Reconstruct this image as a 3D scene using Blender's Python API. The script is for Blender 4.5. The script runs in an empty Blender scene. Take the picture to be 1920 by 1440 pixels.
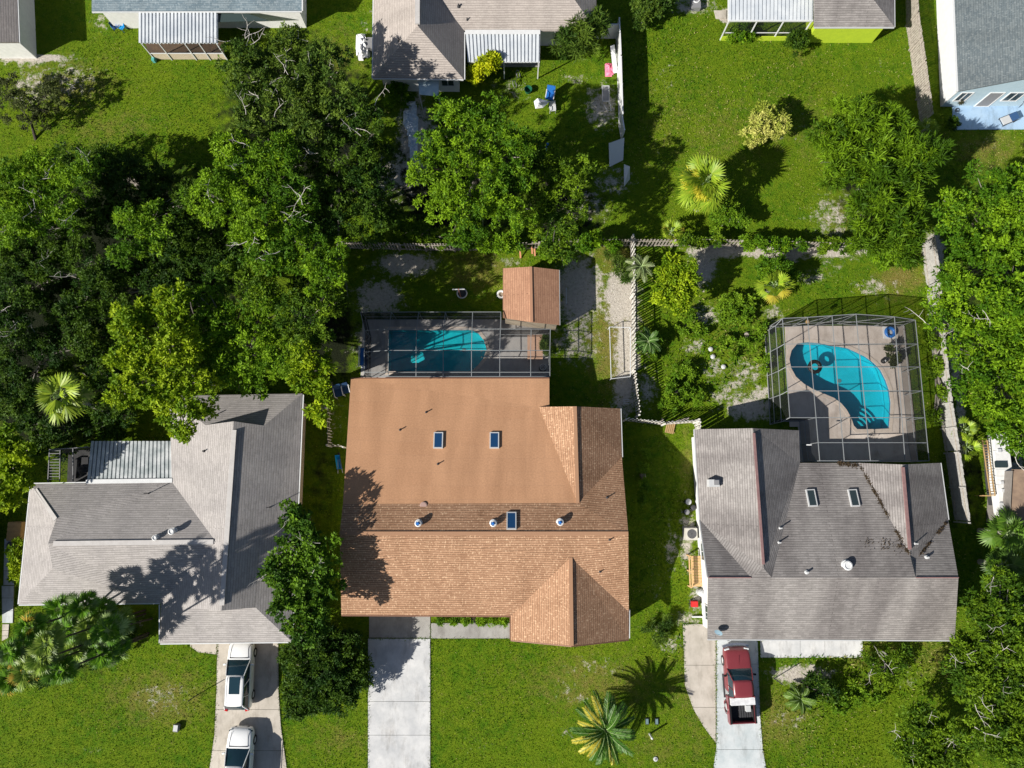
import bpy, bmesh, math, random
import numpy as np
from mathutils import Vector, Matrix
from mathutils.bvhtree import BVHTree
from mathutils.geometry import tessellate_polygon

R = math.radians
SC = bpy.context.scene
COL = SC.collection
random.seed(7)

# ------------------------------------------------------------------ camera, sky, sun, exposure
F, TILT, CAMH = 1350.0, R(8.1), 54.0          # focal length in photo pixels (photo 1920 wide), tilt off nadir, height
cd = bpy.data.cameras.new('camera'); cam = bpy.data.objects.new('camera', cd); COL.objects.link(cam)
cd.sensor_width = 36; cd.lens = F / 1920 * 36; cd.clip_start = 0.5; cd.clip_end = 2000
cam.location = (0, 0, CAMH); cam.rotation_euler = (TILT, 0, 0)
SC.camera = cam
SUN_AZ, SUN_EL = R(29.5), R(34)                 # light travels towards this heading (from +X), sun height
W = bpy.data.worlds.new('World'); SC.world = W; W.use_nodes = True
nt = W.node_tree
sky = nt.nodes.new('ShaderNodeTexSky'); sky.sky_type = 'NISHITA'; sky.sun_disc = False
sky.sun_elevation = SUN_EL; sky.sun_rotation = R(240.5); sky.altitude = 50
bg = nt.nodes['Background']; nt.links.new(sky.outputs[0], bg.inputs[0]); bg.inputs[1].default_value = 0.05
sl = bpy.data.lights.new('sun', 'SUN'); sun = bpy.data.objects.new('sun', sl); COL.objects.link(sun)
sl.energy = 5.0; sl.angle = R(0.5); sl.color = (1.0, 0.95, 0.86)
sun.location = (-30, -20, 40)
sun.rotation_euler = Vector((math.cos(SUN_AZ) * math.cos(SUN_EL), math.sin(SUN_AZ) * math.cos(SUN_EL), -math.sin(SUN_EL))).to_track_quat('-Z', 'Y').to_euler()
SC.view_settings.view_transform = 'Standard'; SC.view_settings.look = 'None'
SC.view_settings.exposure = 0.6; SC.view_settings.gamma = 1
SC.cycles.max_bounces = 6; SC.cycles.transparent_max_bounces = 16; SC.cycles.diffuse_bounces = 2
SC.cycles.glossy_bounces = 2; SC.cycles.transmission_bounces = 3

CT, ST = math.cos(TILT), math.sin(TILT)
def P(px, py, z=0.0):
    """world point at height z seen at photo pixel (px, py)"""
    x = (px - 960) / F; y = -(py - 720) / F
    yy, zz = y * CT + ST, y * ST - CT
    t = (CAMH - z) / -zz
    return Vector((x * t, yy * t, z))
def mpp(px, py, z=0.0):
    y = -(py - 720) / F
    return (CAMH - z) / (CT - y * ST) / F

# ------------------------------------------------------------------ materials
def new_mat(name):
    m = bpy.data.materials.new(name); m.use_nodes = True
    n = m.node_tree.nodes; l = m.node_tree.links
    return m, n, l, n['Principled BSDF']
def setc(b, k, v):
    if k in b.inputs: b.inputs[k].default_value = v
def c4(c): return (c[0], c[1], c[2], 1)
MATS = {}
def mat(name, c1, c2=None, scale=3.0, rough=0.7, bump=0.0, bscale=20.0, metallic=0.0, spec=0.3, detail=5, coat=0, contrast=(0.35, 0.65), blot=False):
    if name in MATS: return MATS[name]
    m, n, l, b = new_mat(name)
    setc(b, 'Roughness', rough); setc(b, 'Metallic', metallic); setc(b, 'Specular IOR Level', spec); setc(b, 'Coat Weight', coat)
    b.inputs['Base Color'].default_value = c4(c1)
    tc = n.new('ShaderNodeTexCoord')
    if c2 is not None:
        t = n.new('ShaderNodeTexNoise'); t.inputs['Scale'].default_value = scale; t.inputs['Detail'].default_value = detail; t.inputs['Roughness'].default_value = .65
        l.new(tc.outputs['Object'], t.inputs['Vector'])
        r = n.new('ShaderNodeValToRGB'); r.color_ramp.elements[0].position = contrast[0]; r.color_ramp.elements[1].position = contrast[1]
        r.color_ramp.elements[0].color = c4(c1); r.color_ramp.elements[1].color = c4(c2)
        l.new(t.outputs['Fac'], r.inputs[0]); l.new(r.outputs[0], b.inputs['Base Color'])
    if blot and c2 is not None:
        tb = n.new('ShaderNodeTexNoise'); tb.inputs['Scale'].default_value = .55; tb.inputs['Detail'].default_value = 10; tb.inputs['Roughness'].default_value = .75
        vb = n.new('ShaderNodeVectorMath'); vb.operation = 'MULTIPLY'; vb.inputs[1].default_value = (1.8, .6, 1); l.new(tc.outputs['Object'], vb.inputs[0]); l.new(vb.outputs[0], tb.inputs['Vector'])
        rb = n.new('ShaderNodeValToRGB'); rb.color_ramp.elements[0].position = .5; rb.color_ramp.elements[1].position = .72; l.new(tb.outputs['Fac'], rb.inputs[0])
        mb_ = n.new('ShaderNodeMixRGB'); mb_.blend_type = 'MULTIPLY'; l.new(rb.outputs[0], mb_.inputs[0]); l.new(r.outputs[0], mb_.inputs[1]); mb_.inputs[2].default_value = (.6, .58, .56, 1); l.new(mb_.outputs[0], b.inputs['Base Color'])
    if bump:
        t2 = n.new('ShaderNodeTexNoise'); t2.inputs['Scale'].default_value = bscale; t2.inputs['Detail'].default_value = 4
        l.new(tc.outputs['Object'], t2.inputs['Vector'])
        bp = n.new('ShaderNodeBump'); bp.inputs['Strength'].default_value = bump; bp.inputs['Distance'].default_value = 0.05
        l.new(t2.outputs['Fac'], bp.inputs['Height']); l.new(bp.outputs[0], b.inputs['Normal'])
    MATS[name] = m; return m

def shingle(name, ca, cb, cm, bw=0.33, rh=0.165, mortar=0.03, stain=None, stain_scale=0.35, sa=(0.45, 0.7), speck=None, bumps=0.6, lines=.6):
    m, n, l, b = new_mat(name); setc(b, 'Roughness', .9); setc(b, 'Specular IOR Level', .15)
    uv = n.new('ShaderNodeUVMap'); uv.uv_map = 'UVMap'
    wob = n.new('ShaderNodeTexNoise'); wob.inputs['Scale'].default_value = 1.3; l.new(uv.outputs[0], wob.inputs['Vector'])
    vm = n.new('ShaderNodeVectorMath'); vm.operation = 'MULTIPLY_ADD'; vm.inputs[1].default_value = (.05, .05, 0)
    l.new(wob.outputs['Color'], vm.inputs[0]); l.new(uv.outputs[0], vm.inputs[2])
    br = n.new('ShaderNodeTexBrick'); br.inputs['Scale'].default_value = 1; br.inputs['Brick Width'].default_value = bw
    br.inputs['Row Height'].default_value = rh; br.inputs['Mortar Size'].default_value = mortar * .5; br.inputs['Mortar Smooth'].default_value = .4
    br.inputs['Color1'].default_value = c4(ca); br.inputs['Color2'].default_value = c4(cb); br.inputs['Mortar'].default_value = c4(cm)
    l.new(vm.outputs[0], br.inputs['Vector'])
    out = br.outputs['Color']
    if lines:
        br.inputs['Mortar Size'].default_value = 0
        b2 = n.new('ShaderNodeTexBrick'); b2.inputs['Scale'].default_value = 1; b2.inputs['Brick Width'].default_value = 400; b2.inputs['Row Height'].default_value = rh
        b2.inputs['Mortar Size'].default_value = mortar * .6; b2.inputs['Mortar Smooth'].default_value = .3
        l.new(vm.outputs[0], b2.inputs['Vector'])
        lm = n.new('ShaderNodeMath'); lm.operation = 'MULTIPLY'; lm.inputs[1].default_value = lines; l.new(b2.outputs['Fac'], lm.inputs[0])
        mk = n.new('ShaderNodeMixRGB'); l.new(lm.outputs[0], mk.inputs[0]); l.new(out, mk.inputs[1]); mk.inputs[2].default_value = c4(cm); out = mk.outputs[0]; br = b2
    if speck:
        ns = n.new('ShaderNodeTexNoise'); ns.inputs['Scale'].default_value = 7.5; ns.inputs['Detail'].default_value = 3
        sx = n.new('ShaderNodeVectorMath'); sx.operation = 'MULTIPLY'; sx.inputs[1].default_value = (1.2, .7, 1)
        l.new(uv.outputs[0], sx.inputs[0]); l.new(sx.outputs[0], ns.inputs['Vector'])
        rp = n.new('ShaderNodeValToRGB'); rp.color_ramp.elements[0].position = .56; rp.color_ramp.elements[1].position = .68
        l.new(ns.outputs['Fac'], rp.inputs[0])
        mx = n.new('ShaderNodeMixRGB'); l.new(rp.outputs[0], mx.inputs[0]); l.new(out, mx.inputs[1]); mx.inputs[2].default_value = c4(speck); out = mx.outputs[0]
    ng = n.new('ShaderNodeTexNoise'); ng.inputs['Scale'].default_value = 9; ng.inputs['Detail'].default_value = 6; ng.inputs['Roughness'].default_value = .8
    l.new(uv.outputs[0], ng.inputs['Vector'])
    mr = n.new('ShaderNodeMapRange'); mr.inputs[1].default_value = .3; mr.inputs[2].default_value = .7; mr.inputs[3].default_value = .8; mr.inputs[4].default_value = 1.2
    l.new(ng.outputs['Fac'], mr.inputs[0])
    mm = n.new('ShaderNodeVectorMath'); mm.operation = 'SCALE'; l.new(out, mm.inputs[0]); l.new(mr.outputs[0], mm.inputs['Scale']); out = mm.outputs[0]
    if stain:
        sv = n.new('ShaderNodeVectorMath'); sv.operation = 'MULTIPLY'; sv.inputs[1].default_value = (1.6, .35, 1)
        l.new(uv.outputs[0], sv.inputs[0])
        s = n.new('ShaderNodeTexNoise'); s.inputs['Scale'].default_value = stain_scale; s.inputs['Detail'].default_value = 6; l.new(sv.outputs[0], s.inputs['Vector'])
        r2 = n.new('ShaderNodeValToRGB'); r2.color_ramp.elements[0].position = sa[0]; r2.color_ramp.elements[1].position = sa[1]
        l.new(s.outputs['Fac'], r2.inputs[0])
        m2 = n.new('ShaderNodeMixRGB'); m2.blend_type = 'MULTIPLY'; l.new(r2.outputs[0], m2.inputs[0]); l.new(out, m2.inputs[1]); m2.inputs[2].default_value = c4(stain); out = m2.outputs[0]
    l.new(out, b.inputs['Base Color'])
    bp = n.new('ShaderNodeBump'); bp.inputs['Strength'].default_value = bumps; bp.inputs['Distance'].default_value = .045; bp.invert = True
    l.new(br.outputs['Fac'], bp.inputs['Height']); l.new(bp.outputs[0], b.inputs['Normal'])
    MATS[name] = m; return m

M_ORANGE = shingle('terracotta_shingle', (.335, .19, .115), (.42, .25, .155), (.21, .12, .075), speck=(.63, .43, .28), stain=(.82, .8, .78), bumps=1.4, lines=.28)
M_MEMB = shingle('tan_membrane', (.465, .258, .147), (.485, .272, .156), (.42, .24, .145), bw=2.6, rh=.95, mortar=.022, stain=(.78, .77, .76), sa=(.35, .75), stain_scale=.5, bumps=.15, lines=False)
M_PINKGREY = shingle('pale_grey_shingle', (.33, .31, .30), (.40, .375, .365), (.21, .195, .19), bw=.35, mortar=.03, stain=(.86, .86, .87))
M_BROWNGREY = shingle('weathered_grey_shingle', (.245, .23, .222), (.32, .30, .29), (.155, .14, .135), bw=.35, mortar=.045, stain=(.66, .65, .66), stain_scale=.3, sa=(.4, .62))
M_TOPGREY = shingle('light_taupe_shingle', (.36, .32, .295), (.42, .375, .345), (.24, .21, .195), mortar=.04, stain=(.85, .85, .85))
M_BLUEGREY = shingle('blue_grey_shingle', (.13, .18, .215), (.21, .26, .29), (.10, .13, .16), speck=(.28, .33, .36), mortar=.02, stain=(.85, .85, .85))
M_DARKGREY = shingle('slate_grey_shingle', (.10, .125, .14), (.15, .175, .185), (.085, .10, .11), speck=(.2, .225, .235), mortar=.02, stain=(.85, .85, .85))
M_SHEDR = shingle('brown_shed_shingle', (.36, .195, .125), (.42, .235, .15), (.24, .13, .085), bw=.3, rh=.17, stain=(.8, .78, .78))

M_WHITE = mat('white_paint', (.64, .65, .66), (.58, .59, .60), rough=.5)
M_WHITEWALL = mat('white_stucco', (.72, .72, .71), (.64, .64, .63), rough=.85, bump=.2)
M_CREAM = mat('cream_stucco', (.55, .47, .36), (.50, .42, .32), rough=.85, bump=.2)
M_LIME = mat('lime_stucco', (.42, .55, .03), (.37, .50, .03), rough=.8, bump=.15)
M_PALEBLUE = mat('pale_blue_stucco', (.42, .54, .62), (.38, .50, .58), rough=.8, bump=.15)
M_GREYWALL = mat('grey_stucco', (.22, .20, .185), (.18, .165, .15), rough=.85)
M_BROWNTRIM = mat('brown_trim', (.22, .11, .07), rough=.6)
M_CONC = mat('white_concrete', (.42, .43, .445), (.62, .62, .62), scale=.9, rough=.85, bump=.1, contrast=(.3, .7), detail=9, blot=True)
M_CONCT = mat('tan_concrete', (.40, .365, .315), (.53, .485, .43), scale=.7, rough=.85, bump=.1, detail=9, blot=True)
M_CONCB = mat('bluish_concrete', (.42, .47, .49), (.57, .60, .615), scale=.7, rough=.85, bump=.1, detail=9, blot=True)
M_CONCG = mat('grey_concrete', (.27, .26, .245), (.37, .36, .34), scale=.8, rough=.85, bump=.1, detail=9, blot=True)
M_BLUESLAB = mat('pale_blue_patio_paint', (.28, .42, .60), (.36, .50, .66), scale=.5, rough=.6, detail=8, blot=True)
M_DECKT = mat('pool_deck_pinkish', (.50, .43, .38), (.60, .53, .48), scale=1.2, rough=.8, bump=.1, detail=8, blot=True)
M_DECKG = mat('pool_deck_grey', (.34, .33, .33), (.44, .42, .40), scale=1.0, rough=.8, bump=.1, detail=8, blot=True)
M_COPING = mat('coping', (.58, .50, .43), (.50, .42, .36), scale=5, rough=.7)
M_POOL = mat('pool_plaster', (.006, .46, .58), (.01, .52, .66), scale=1.5, rough=.8, bump=.1)
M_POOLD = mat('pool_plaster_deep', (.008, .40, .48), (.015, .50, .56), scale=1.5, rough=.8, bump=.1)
M_ALU = mat('aluminium', (.62, .64, .66), rough=.4, metallic=.2)
M_CAGE = mat('cage_aluminium', (.21, .225, .235), rough=.5)
M_GREYALU = mat('grey_aluminium', (.36, .37, .38), rough=.5, metallic=.1)
M_METALROOF = mat('white_pan_metal', (.48, .52, .57), (.62, .65, .68), scale=.8, rough=.45, detail=8)
M_OLDMETAL = mat('weathered_pan_metal', (.28, .32, .33), (.58, .60, .61), scale=1.1, rough=.5, detail=9)
M_FENCEW = mat('grey_weathered_wood', (.24, .21, .18), (.42, .38, .33), scale=5, rough=.9)
M_FENCEWH = mat('whitewashed_pickets', (.66, .65, .61), (.54, .53, .49), scale=4, rough=.85)
M_VINYL = mat('white_vinyl', (.66, .67, .68), rough=.35)
M_WOOD = mat('new_pine', (.60, .40, .20), (.50, .31, .14), scale=6, rough=.7)
M_TANWOOD = mat('tan_boards', (.42, .28, .13), (.33, .22, .10), scale=4, rough=.8)
M_BARK = mat('grey_bark', (.16, .14, .12), (.27, .25, .22), scale=6, rough=.9, bump=.4)
M_PALEBARK = mat('pale_branch', (.42, .39, .36), (.55, .52, .48), scale=6, rough=.9)
M_PALMBARK = mat('palm_bark', (.30, .28, .24), (.40, .37, .32), scale=8, rough=.9, bump=.5)
M_BLACK = mat('black_plastic', (.012, .012, .013), rough=.5)
M_RUBBER = mat('rubber', (.02, .02, .02), rough=.8)
M_DARKG = mat('charcoal', (.045, .045, .05), rough=.6)
M_GREY = mat('mid_grey', (.22, .22, .23), rough=.6)
M_LGREY = mat('light_grey', (.48, .49, .50), rough=.55)
M_CARW = mat('white_car_paint', (.80, .81, .82), rough=.25, spec=.5, coat=.6)
M_RED = mat('maroon_car_paint', (.17, .028, .035), (.19, .034, .042), scale=.6, rough=.32, spec=.5, coat=.35)
M_CHROME = mat('chrome', (.75, .75, .76), rough=.18, metallic=.9)
M_GLASSD = mat('dark_car_glass', (.012, .035, .05), rough=.06, spec=.6)
M_SKYGL = mat('skylight_glass', (.012, .05, .13), rough=.12, spec=.6)
M_SKYGD = mat('dark_skylight_glass', (.03, .045, .05), rough=.15, spec=.6)
M_TAIL = mat('tail_light_red', (.45, .01, .01), rough=.2)
M_LAMP = mat('headlight_clear', (.65, .68, .70), rough=.1)
M_BLUE = mat('blue_plastic', (.02, .13, .42), rough=.4)
M_CYAN = mat('bright_blue_plastic', (.01, .28, .62), rough=.35)
M_NAVY = mat('navy_fabric', (.015, .05, .13), rough=.8)
M_REDP = mat('red_plastic', (.55, .03, .03), rough=.4)
M_PINK = mat('pink_plastic', (.75, .18, .28), rough=.5)
M_ORNG = mat('orange_box', (.55, .25, .14), rough=.7)
M_TARP = mat('white_tarp', (.68, .72, .76), (.45, .55, .66), scale=4, rough=.6)
M_REDTRIM = mat('faded_red_flashing', (.25, .15, .145), (.19, .11, .11), rough=.7)
M_CAP = mat('pale_ridge_cap', (.50, .48, .47), (.44, .42, .41), rough=.8)
M_SOIL = mat('bare_soil', (.25, .2, .15), rough=.9)

def screen_mat():
    m, n, l, b = new_mat('insect_screen')
    out = n['Material Output']
    g = n.new('ShaderNodeNewGeometry'); dt = n.new('ShaderNodeVectorMath'); dt.operation = 'DOT_PRODUCT'
    l.new(g.outputs['Incoming'], dt.inputs[0]); l.new(g.outputs['Normal'], dt.inputs[1])
    ab = n.new('ShaderNodeMath'); ab.operation = 'ABSOLUTE'; l.new(dt.outputs['Value'], ab.inputs[0])
    mx = n.new('ShaderNodeMath'); mx.operation = 'MAXIMUM'; l.new(ab.outputs[0], mx.inputs[0]); mx.inputs[1].default_value = .12
    dv = n.new('ShaderNodeMath'); dv.operation = 'DIVIDE'; dv.inputs[0].default_value = 1; l.new(mx.outputs[0], dv.inputs[1])
    pw = n.new('ShaderNodeMath'); pw.operation = 'POWER'; pw.inputs[0].default_value = .82; l.new(dv.outputs[0], pw.inputs[1])
    tr = n.new('ShaderNodeBsdfTransparent'); df = n.new('ShaderNodeBsdfDiffuse'); df.inputs[0].default_value = (.03, .032, .035, 1)
    ms = n.new('ShaderNodeMixShader'); l.new(pw.outputs[0], ms.inputs[0]); l.new(df.outputs[0], ms.inputs[1]); l.new(tr.outputs[0], ms.inputs[2])
    l.new(ms.outputs[0], out.inputs[0]); return m
M_SCREEN = screen_mat()
def water_mat():
    m, n, l, b = new_mat('pool_water'); out = n['Material Output']
    tr = n.new('ShaderNodeBsdfTransparent'); tr.inputs[0].default_value = (.72, .97, .98, 1)
    gl = n.new('ShaderNodeBsdfGlossy'); gl.inputs['Roughness'].default_value = .03
    ns = n.new('ShaderNodeTexNoise'); ns.inputs['Scale'].default_value = 2.5; tc = n.new('ShaderNodeTexCoord'); l.new(tc.outputs['Object'], ns.inputs['Vector'])
    bp = n.new('ShaderNodeBump'); bp.inputs['Strength'].default_value = .15; bp.inputs['Distance'].default_value = .05
    l.new(ns.outputs['Fac'], bp.inputs['Height']); l.new(bp.outputs[0], gl.inputs['Normal'])
    ms = n.new('ShaderNodeMixShader'); ms.inputs[0].default_value = .05; l.new(tr.outputs[0], ms.inputs[1]); l.new(gl.outputs[0], ms.inputs[2])
    l.new(ms.outputs[0], out.inputs[0]); return m
M_WATER = water_mat()
def leaf_mat(name, attr='col', trans=.28, rough=.6, spec=.16):
    m, n, l, b = new_mat(name); out = n['Material Output']
    a = n.new('ShaderNodeAttribute'); a.attribute_name = attr
    l.new(a.outputs['Color'], b.inputs['Base Color']); setc(b, 'Roughness', rough); setc(b, 'Specular IOR Level', spec)
    t = n.new('ShaderNodeBsdfTranslucent'); l.new(a.outputs['Color'], t.inputs[0])
    ms = n.new('ShaderNodeMixShader'); ms.inputs[0].default_value = trans
    l.new(b.outputs[0], ms.inputs[1]); l.new(t.outputs[0], ms.inputs[2]); l.new(ms.outputs[0], out.inputs[0]); return m
M_LEAF = leaf_mat('leaf')
M_PALMLEAF = leaf_mat('palm_leaf', trans=.25, rough=.45, spec=.28)
M_GRASSB = leaf_mat('grass_blade', trans=.25, rough=.8, spec=.1)

# ------------------------------------------------------------------ mesh builder and scene bookkeeping
class MB:
    def __init__(s): s.v = []; s.f = []
    def add(s, vs, fs):
        o = len(s.v); s.v += [tuple(v) for v in vs]; s.f += [tuple(i + o for i in f) for f in fs]; return s
    def box(s, c, d, rz=0, rx=0, ry=0):
        M = Matrix.Rotation(rz, 3, 'Z') @ Matrix.Rotation(ry, 3, 'Y') @ Matrix.Rotation(rx, 3, 'X'); c = Vector(c)
        vs = [c + M @ Vector((x * d[0] / 2, y * d[1] / 2, z * d[2] / 2)) for x in (-1, 1) for y in (-1, 1) for z in (-1, 1)]
        return s.add(vs, [(0, 1, 3, 2), (4, 6, 7, 5), (0, 4, 5, 1), (2, 3, 7, 6), (0, 2, 6, 4), (1, 5, 7, 3)])
    def bar(s, a, b, w=.06, h=None):
        a = Vector(a); b = Vector(b); h = w if h is None else h; d = (b - a)
        if d.length < 1e-6: return s
        d.normalize(); up = Vector((0, 0, 1)) if abs(d.z) < .95 else Vector((0, 1, 0))
        x = d.cross(up).normalized(); y = x.cross(d).normalized()
        vs = [p + x * (i * w / 2) + y * (j * h / 2) for p in (a, b) for i, j in ((-1, -1), (1, -1), (1, 1), (-1, 1))]
        return s.add(vs, [(3, 2, 1, 0), (4, 5, 6, 7), (0, 1, 5, 4), (1, 2, 6, 5), (2, 3, 7, 6), (3, 0, 4, 7)])
    def tube(s, pts, rad, n=8, cap=True):
        pts = [Vector(p) for p in pts]; rs = rad if isinstance(rad, (list, tuple)) else [rad] * len(pts)
        vs = []; fs = []
        for k, p in enumerate(pts):
            d = (pts[min(k + 1, len(pts) - 1)] - pts[max(k - 1, 0)]).normalized()
            up = Vector((0, 0, 1)) if abs(d.z) < .9 else Vector((1, 0, 0))
            x = d.cross(up).normalized(); y = x.cross(d)
            vs += [p + (x * math.cos(2 * math.pi * i / n) + y * math.sin(2 * math.pi * i / n)) * rs[k] for i in range(n)]
        for k in range(len(pts) - 1):
            for i in range(n):
                j = (i + 1) % n; fs.append((k * n + i, k * n + j, (k + 1) * n + j, (k + 1) * n + i))
        if cap: fs += [tuple(range(n))[::-1], tuple((len(pts) - 1) * n + i for i in range(n))]
        return s.add(vs, fs)
    def lathe(s, c, prof, n=20):
        c = Vector(c); vs = []; fs = []
        for r, z in prof: vs += [c + Vector((r * math.cos(2 * math.pi * i / n), r * math.sin(2 * math.pi * i / n), z)) for i in range(n)]
        for k in range(len(prof) - 1):
            for i in range(n):
                j = (i + 1) % n; fs.append((k * n + i, k * n + j, (k + 1) * n + j, (k + 1) * n + i))
        fs += [tuple(range(n))[::-1], tuple((len(prof) - 1) * n + i for i in range(n))]
        return s.add(vs, fs)
    def prism(s, pts, z0, z1):
        pts = [Vector(p) for p in pts]
        if sum(a.x * b.y - b.x * a.y for a, b in zip(pts, pts[1:] + pts[:1])) < 0: pts = pts[::-1]
        n = len(pts); vs = [Vector((p.x, p.y, z0)) for p in pts] + [Vector((p.x, p.y, z1)) for p in pts]
        return s.add(vs, [tuple(range(n))[::-1], tuple(range(n, 2 * n))] + [(i, (i + 1) % n, n + (i + 1) % n, n + i) for i in range(n)])
    def torus(s, c, R0, r0, n=24, m=8, M=None):
        c = Vector(c); M = M or Matrix.Identity(3); vs = []; fs = []
        for i in range(n):
            a = 2 * math.pi * i / n
            for j in range(m):
                b = 2 * math.pi * j / m
                vs.append(c + M @ Vector(((R0 + r0 * math.cos(b)) * math.cos(a), (R0 + r0 * math.cos(b)) * math.sin(a), r0 * math.sin(b))))
        for i in range(n):
            for j in range(m): fs.append((i * m + j, ((i + 1) % n) * m + j, ((i + 1) % n) * m + (j + 1) % m, i * m + (j + 1) % m))
        return s.add(vs, fs)
    def build(s, name, m, parent=None, label=None, off=None, smooth=False, bevel=0):
        if off is None: off = ORG.get(parent.name, Vector()) if parent is not None else Vector()
        me = bpy.data.meshes.new(name); me.from_pydata([tuple(Vector(v) - off) for v in s.v], [], s.f)
        if bevel or True:
            bm = bmesh.new(); bm.from_mesh(me)
            if bevel: bmesh.ops.bevel(bm, geom=bm.edges[:], offset=bevel, segments=2, affect='EDGES')
            bmesh.ops.recalc_face_normals(bm, faces=bm.faces[:]); bm.to_mesh(me); bm.free()
        return link(name, me, m, parent, label, smooth)
ORG = {}
def link(name, me, m, parent=None, label=None, smooth=False):
    if m is not None: me.materials.append(m)
    if smooth: me.polygons.foreach_set('use_smooth', [True] * len(me.polygons))
    o = bpy.data.objects.new(name, me); COL.objects.link(o)
    if parent is not None: o.parent = parent; ORG[o.name] = ORG.get(parent.name, Vector())
    if label: o['label'] = label
    return o
def thing(name, label, cat, loc=(0, 0, 0), group=None, world=True):
    """Empty at the base; world=True means the parts are given in world coordinates"""
    o = bpy.data.objects.new(name, None); COL.objects.link(o); o.empty_display_size = .3
    o.location = loc; o['label'] = label; o['category'] = cat
    if group: o['group'] = group
    ORG[o.name] = Vector(loc) if world else Vector()
    return o
def tag(o, label, cat, group=None, kind=None):
    if label: o['label'] = label
    if cat: o['category'] = cat
    if group: o['group'] = group
    if kind: o['kind'] = kind
    return o
def struct(o): o['kind'] = 'structure'; return o
def copy_tree(o, loc=None, rz=None, label=None, scale=None):
    def rec(a, par):
        c = a.copy(); COL.objects.link(c)
        if par is not None: c.parent = par
        for ch in a.children: rec(ch, c)
        return c
    c = rec(o, None)
    if loc is not None: c.location = loc
    if rz is not None: c.rotation_euler = (0, 0, rz)
    if label: c['label'] = label
    if scale: c.scale = (scale,) * 3
    return c
def single(name, mb, m, label, cat, loc=None, group=None, smooth=False, bevel=0):
    off = Vector(loc) if loc is not None else Vector()
    o = mb.build(name, m, None, None, off=off, smooth=smooth, bevel=bevel); o.location = off
    return tag(o, label, cat, group)

def inside(px, py, poly):
    r = False; n = len(poly)
    for i in range(n):
        x1, y1 = poly[i]; x2, y2 = poly[(i + 1) % n]
        if (y1 > py) != (y2 > py) and px < (x2 - x1) * (py - y1) / (y2 - y1) + x1: r = not r
    return r
def inside_np(x, y, poly):
    r = np.zeros(len(x), bool); n = len(poly)
    for i in range(n):
        x1, y1 = poly[i]; x2, y2 = poly[(i + 1) % n]
        if y1 == y2: continue
        r ^= ((y1 > y) != (y2 > y)) & (x < (x2 - x1) * (y - y1) / (y2 - y1) + x1)
    return r
def inset(pts, d):
    pts = [Vector((p[0], p[1])) for p in pts]
    if sum(a.x * b.y - b.x * a.y for a, b in zip(pts, pts[1:] + pts[:1])) < 0: pts = pts[::-1]
    out = []
    for i, p in enumerate(pts):
        a = (p - pts[i - 1]).normalized(); b = (pts[(i + 1) % len(pts)] - p).normalized()
        na = Vector((-a.y, a.x)); nb = Vector((-b.y, b.x)); k = 1 + na.dot(nb)
        out.append(p + (na + nb) * (d / max(k, .3)))
    return out

# ------------------------------------------------------------------ ground
def at(pts, z=0): return [P(x, y, z) for x, y in pts]
POOL2 = [(1440 + x / 6, 580 + y / 6) for x, y in [(330, 378), (450, 366), (600, 378), (700, 405), (800, 415), (900, 435), (1000, 480), (1100, 530), (1200, 605), (1270, 680), (1330, 800), (1365, 900), (1385, 1050), (1378, 1200), (1365, 1345), (1200, 1352), (1000, 1352), (960, 1310), (930, 1220), (880, 1130), (820, 1060), (740, 1000), (620, 950), (500, 900), (400, 840), (310, 760), (255, 660), (235, 560), (260, 460)]]
POOL1 = [(728, 618), (884, 618), (897, 624), (908, 638), (913, 655), (907, 672), (896, 686), (884, 697), (728, 697)]
DECK2 = [(1472, 611), (1696, 611), (1722, 866), (1500, 866), (1497, 800), (1481, 800)]
DECK1 = [(680, 600), (1028, 600), (1028, 712), (676, 712)]
DRIVE_M = [(690, 1197), (807, 1197), (807, 1520), (690, 1520)]
APRON_M = [(692, 1140), (807, 1140), (807, 1196), (692, 1196)]
WALK_M = [(808, 1168), (958, 1168), (958, 1197), (808, 1197)]
DRIVE_L = [(408, 1185), (522, 1185), (523, 1300), (527, 1360), (538, 1440), (560, 1520), (375, 1520), (393, 1440), (402, 1380), (406, 1300)]
SLAB_L = [(355, 1190), (407, 1190), (407, 1227), (372, 1223), (357, 1212)]
DRIVE_R = [(1343, 1185), (1420, 1185), (1425, 1340), (1430, 1405), (1438, 1450), (1455, 1520), (1318, 1520), (1336, 1450), (1343, 1400)]
SLAB_R = [(1280, 1170), (1342, 1170), (1342, 1393), (1320, 1364), (1300, 1330), (1284, 1285)]
WALK_R = [(1425, 1180), (1617, 1180), (1617, 1233), (1425, 1233)]
SLAB_TR = [(1784, 180), (1960, 180), (1960, 243), (1786, 244)]
HARD = [DECK1, DECK2, DRIVE_M, APRON_M, WALK_M, DRIVE_L, SLAB_L, DRIVE_R, SLAB_R, WALK_R, SLAB_TR, [(1, 1010), (27, 1010), (25, 1175), (3, 1175)]]
NOGRASS = HARD + [[(660, 712), (1170, 765), (1160, 1140), (650, 1140)], [(60, 910), (560, 740), (540, 1185), (60, 1120)], [(1310, 810), (1490, 810), (1760, 880), (1770, 1170), (1330, 1170)]]

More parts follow.
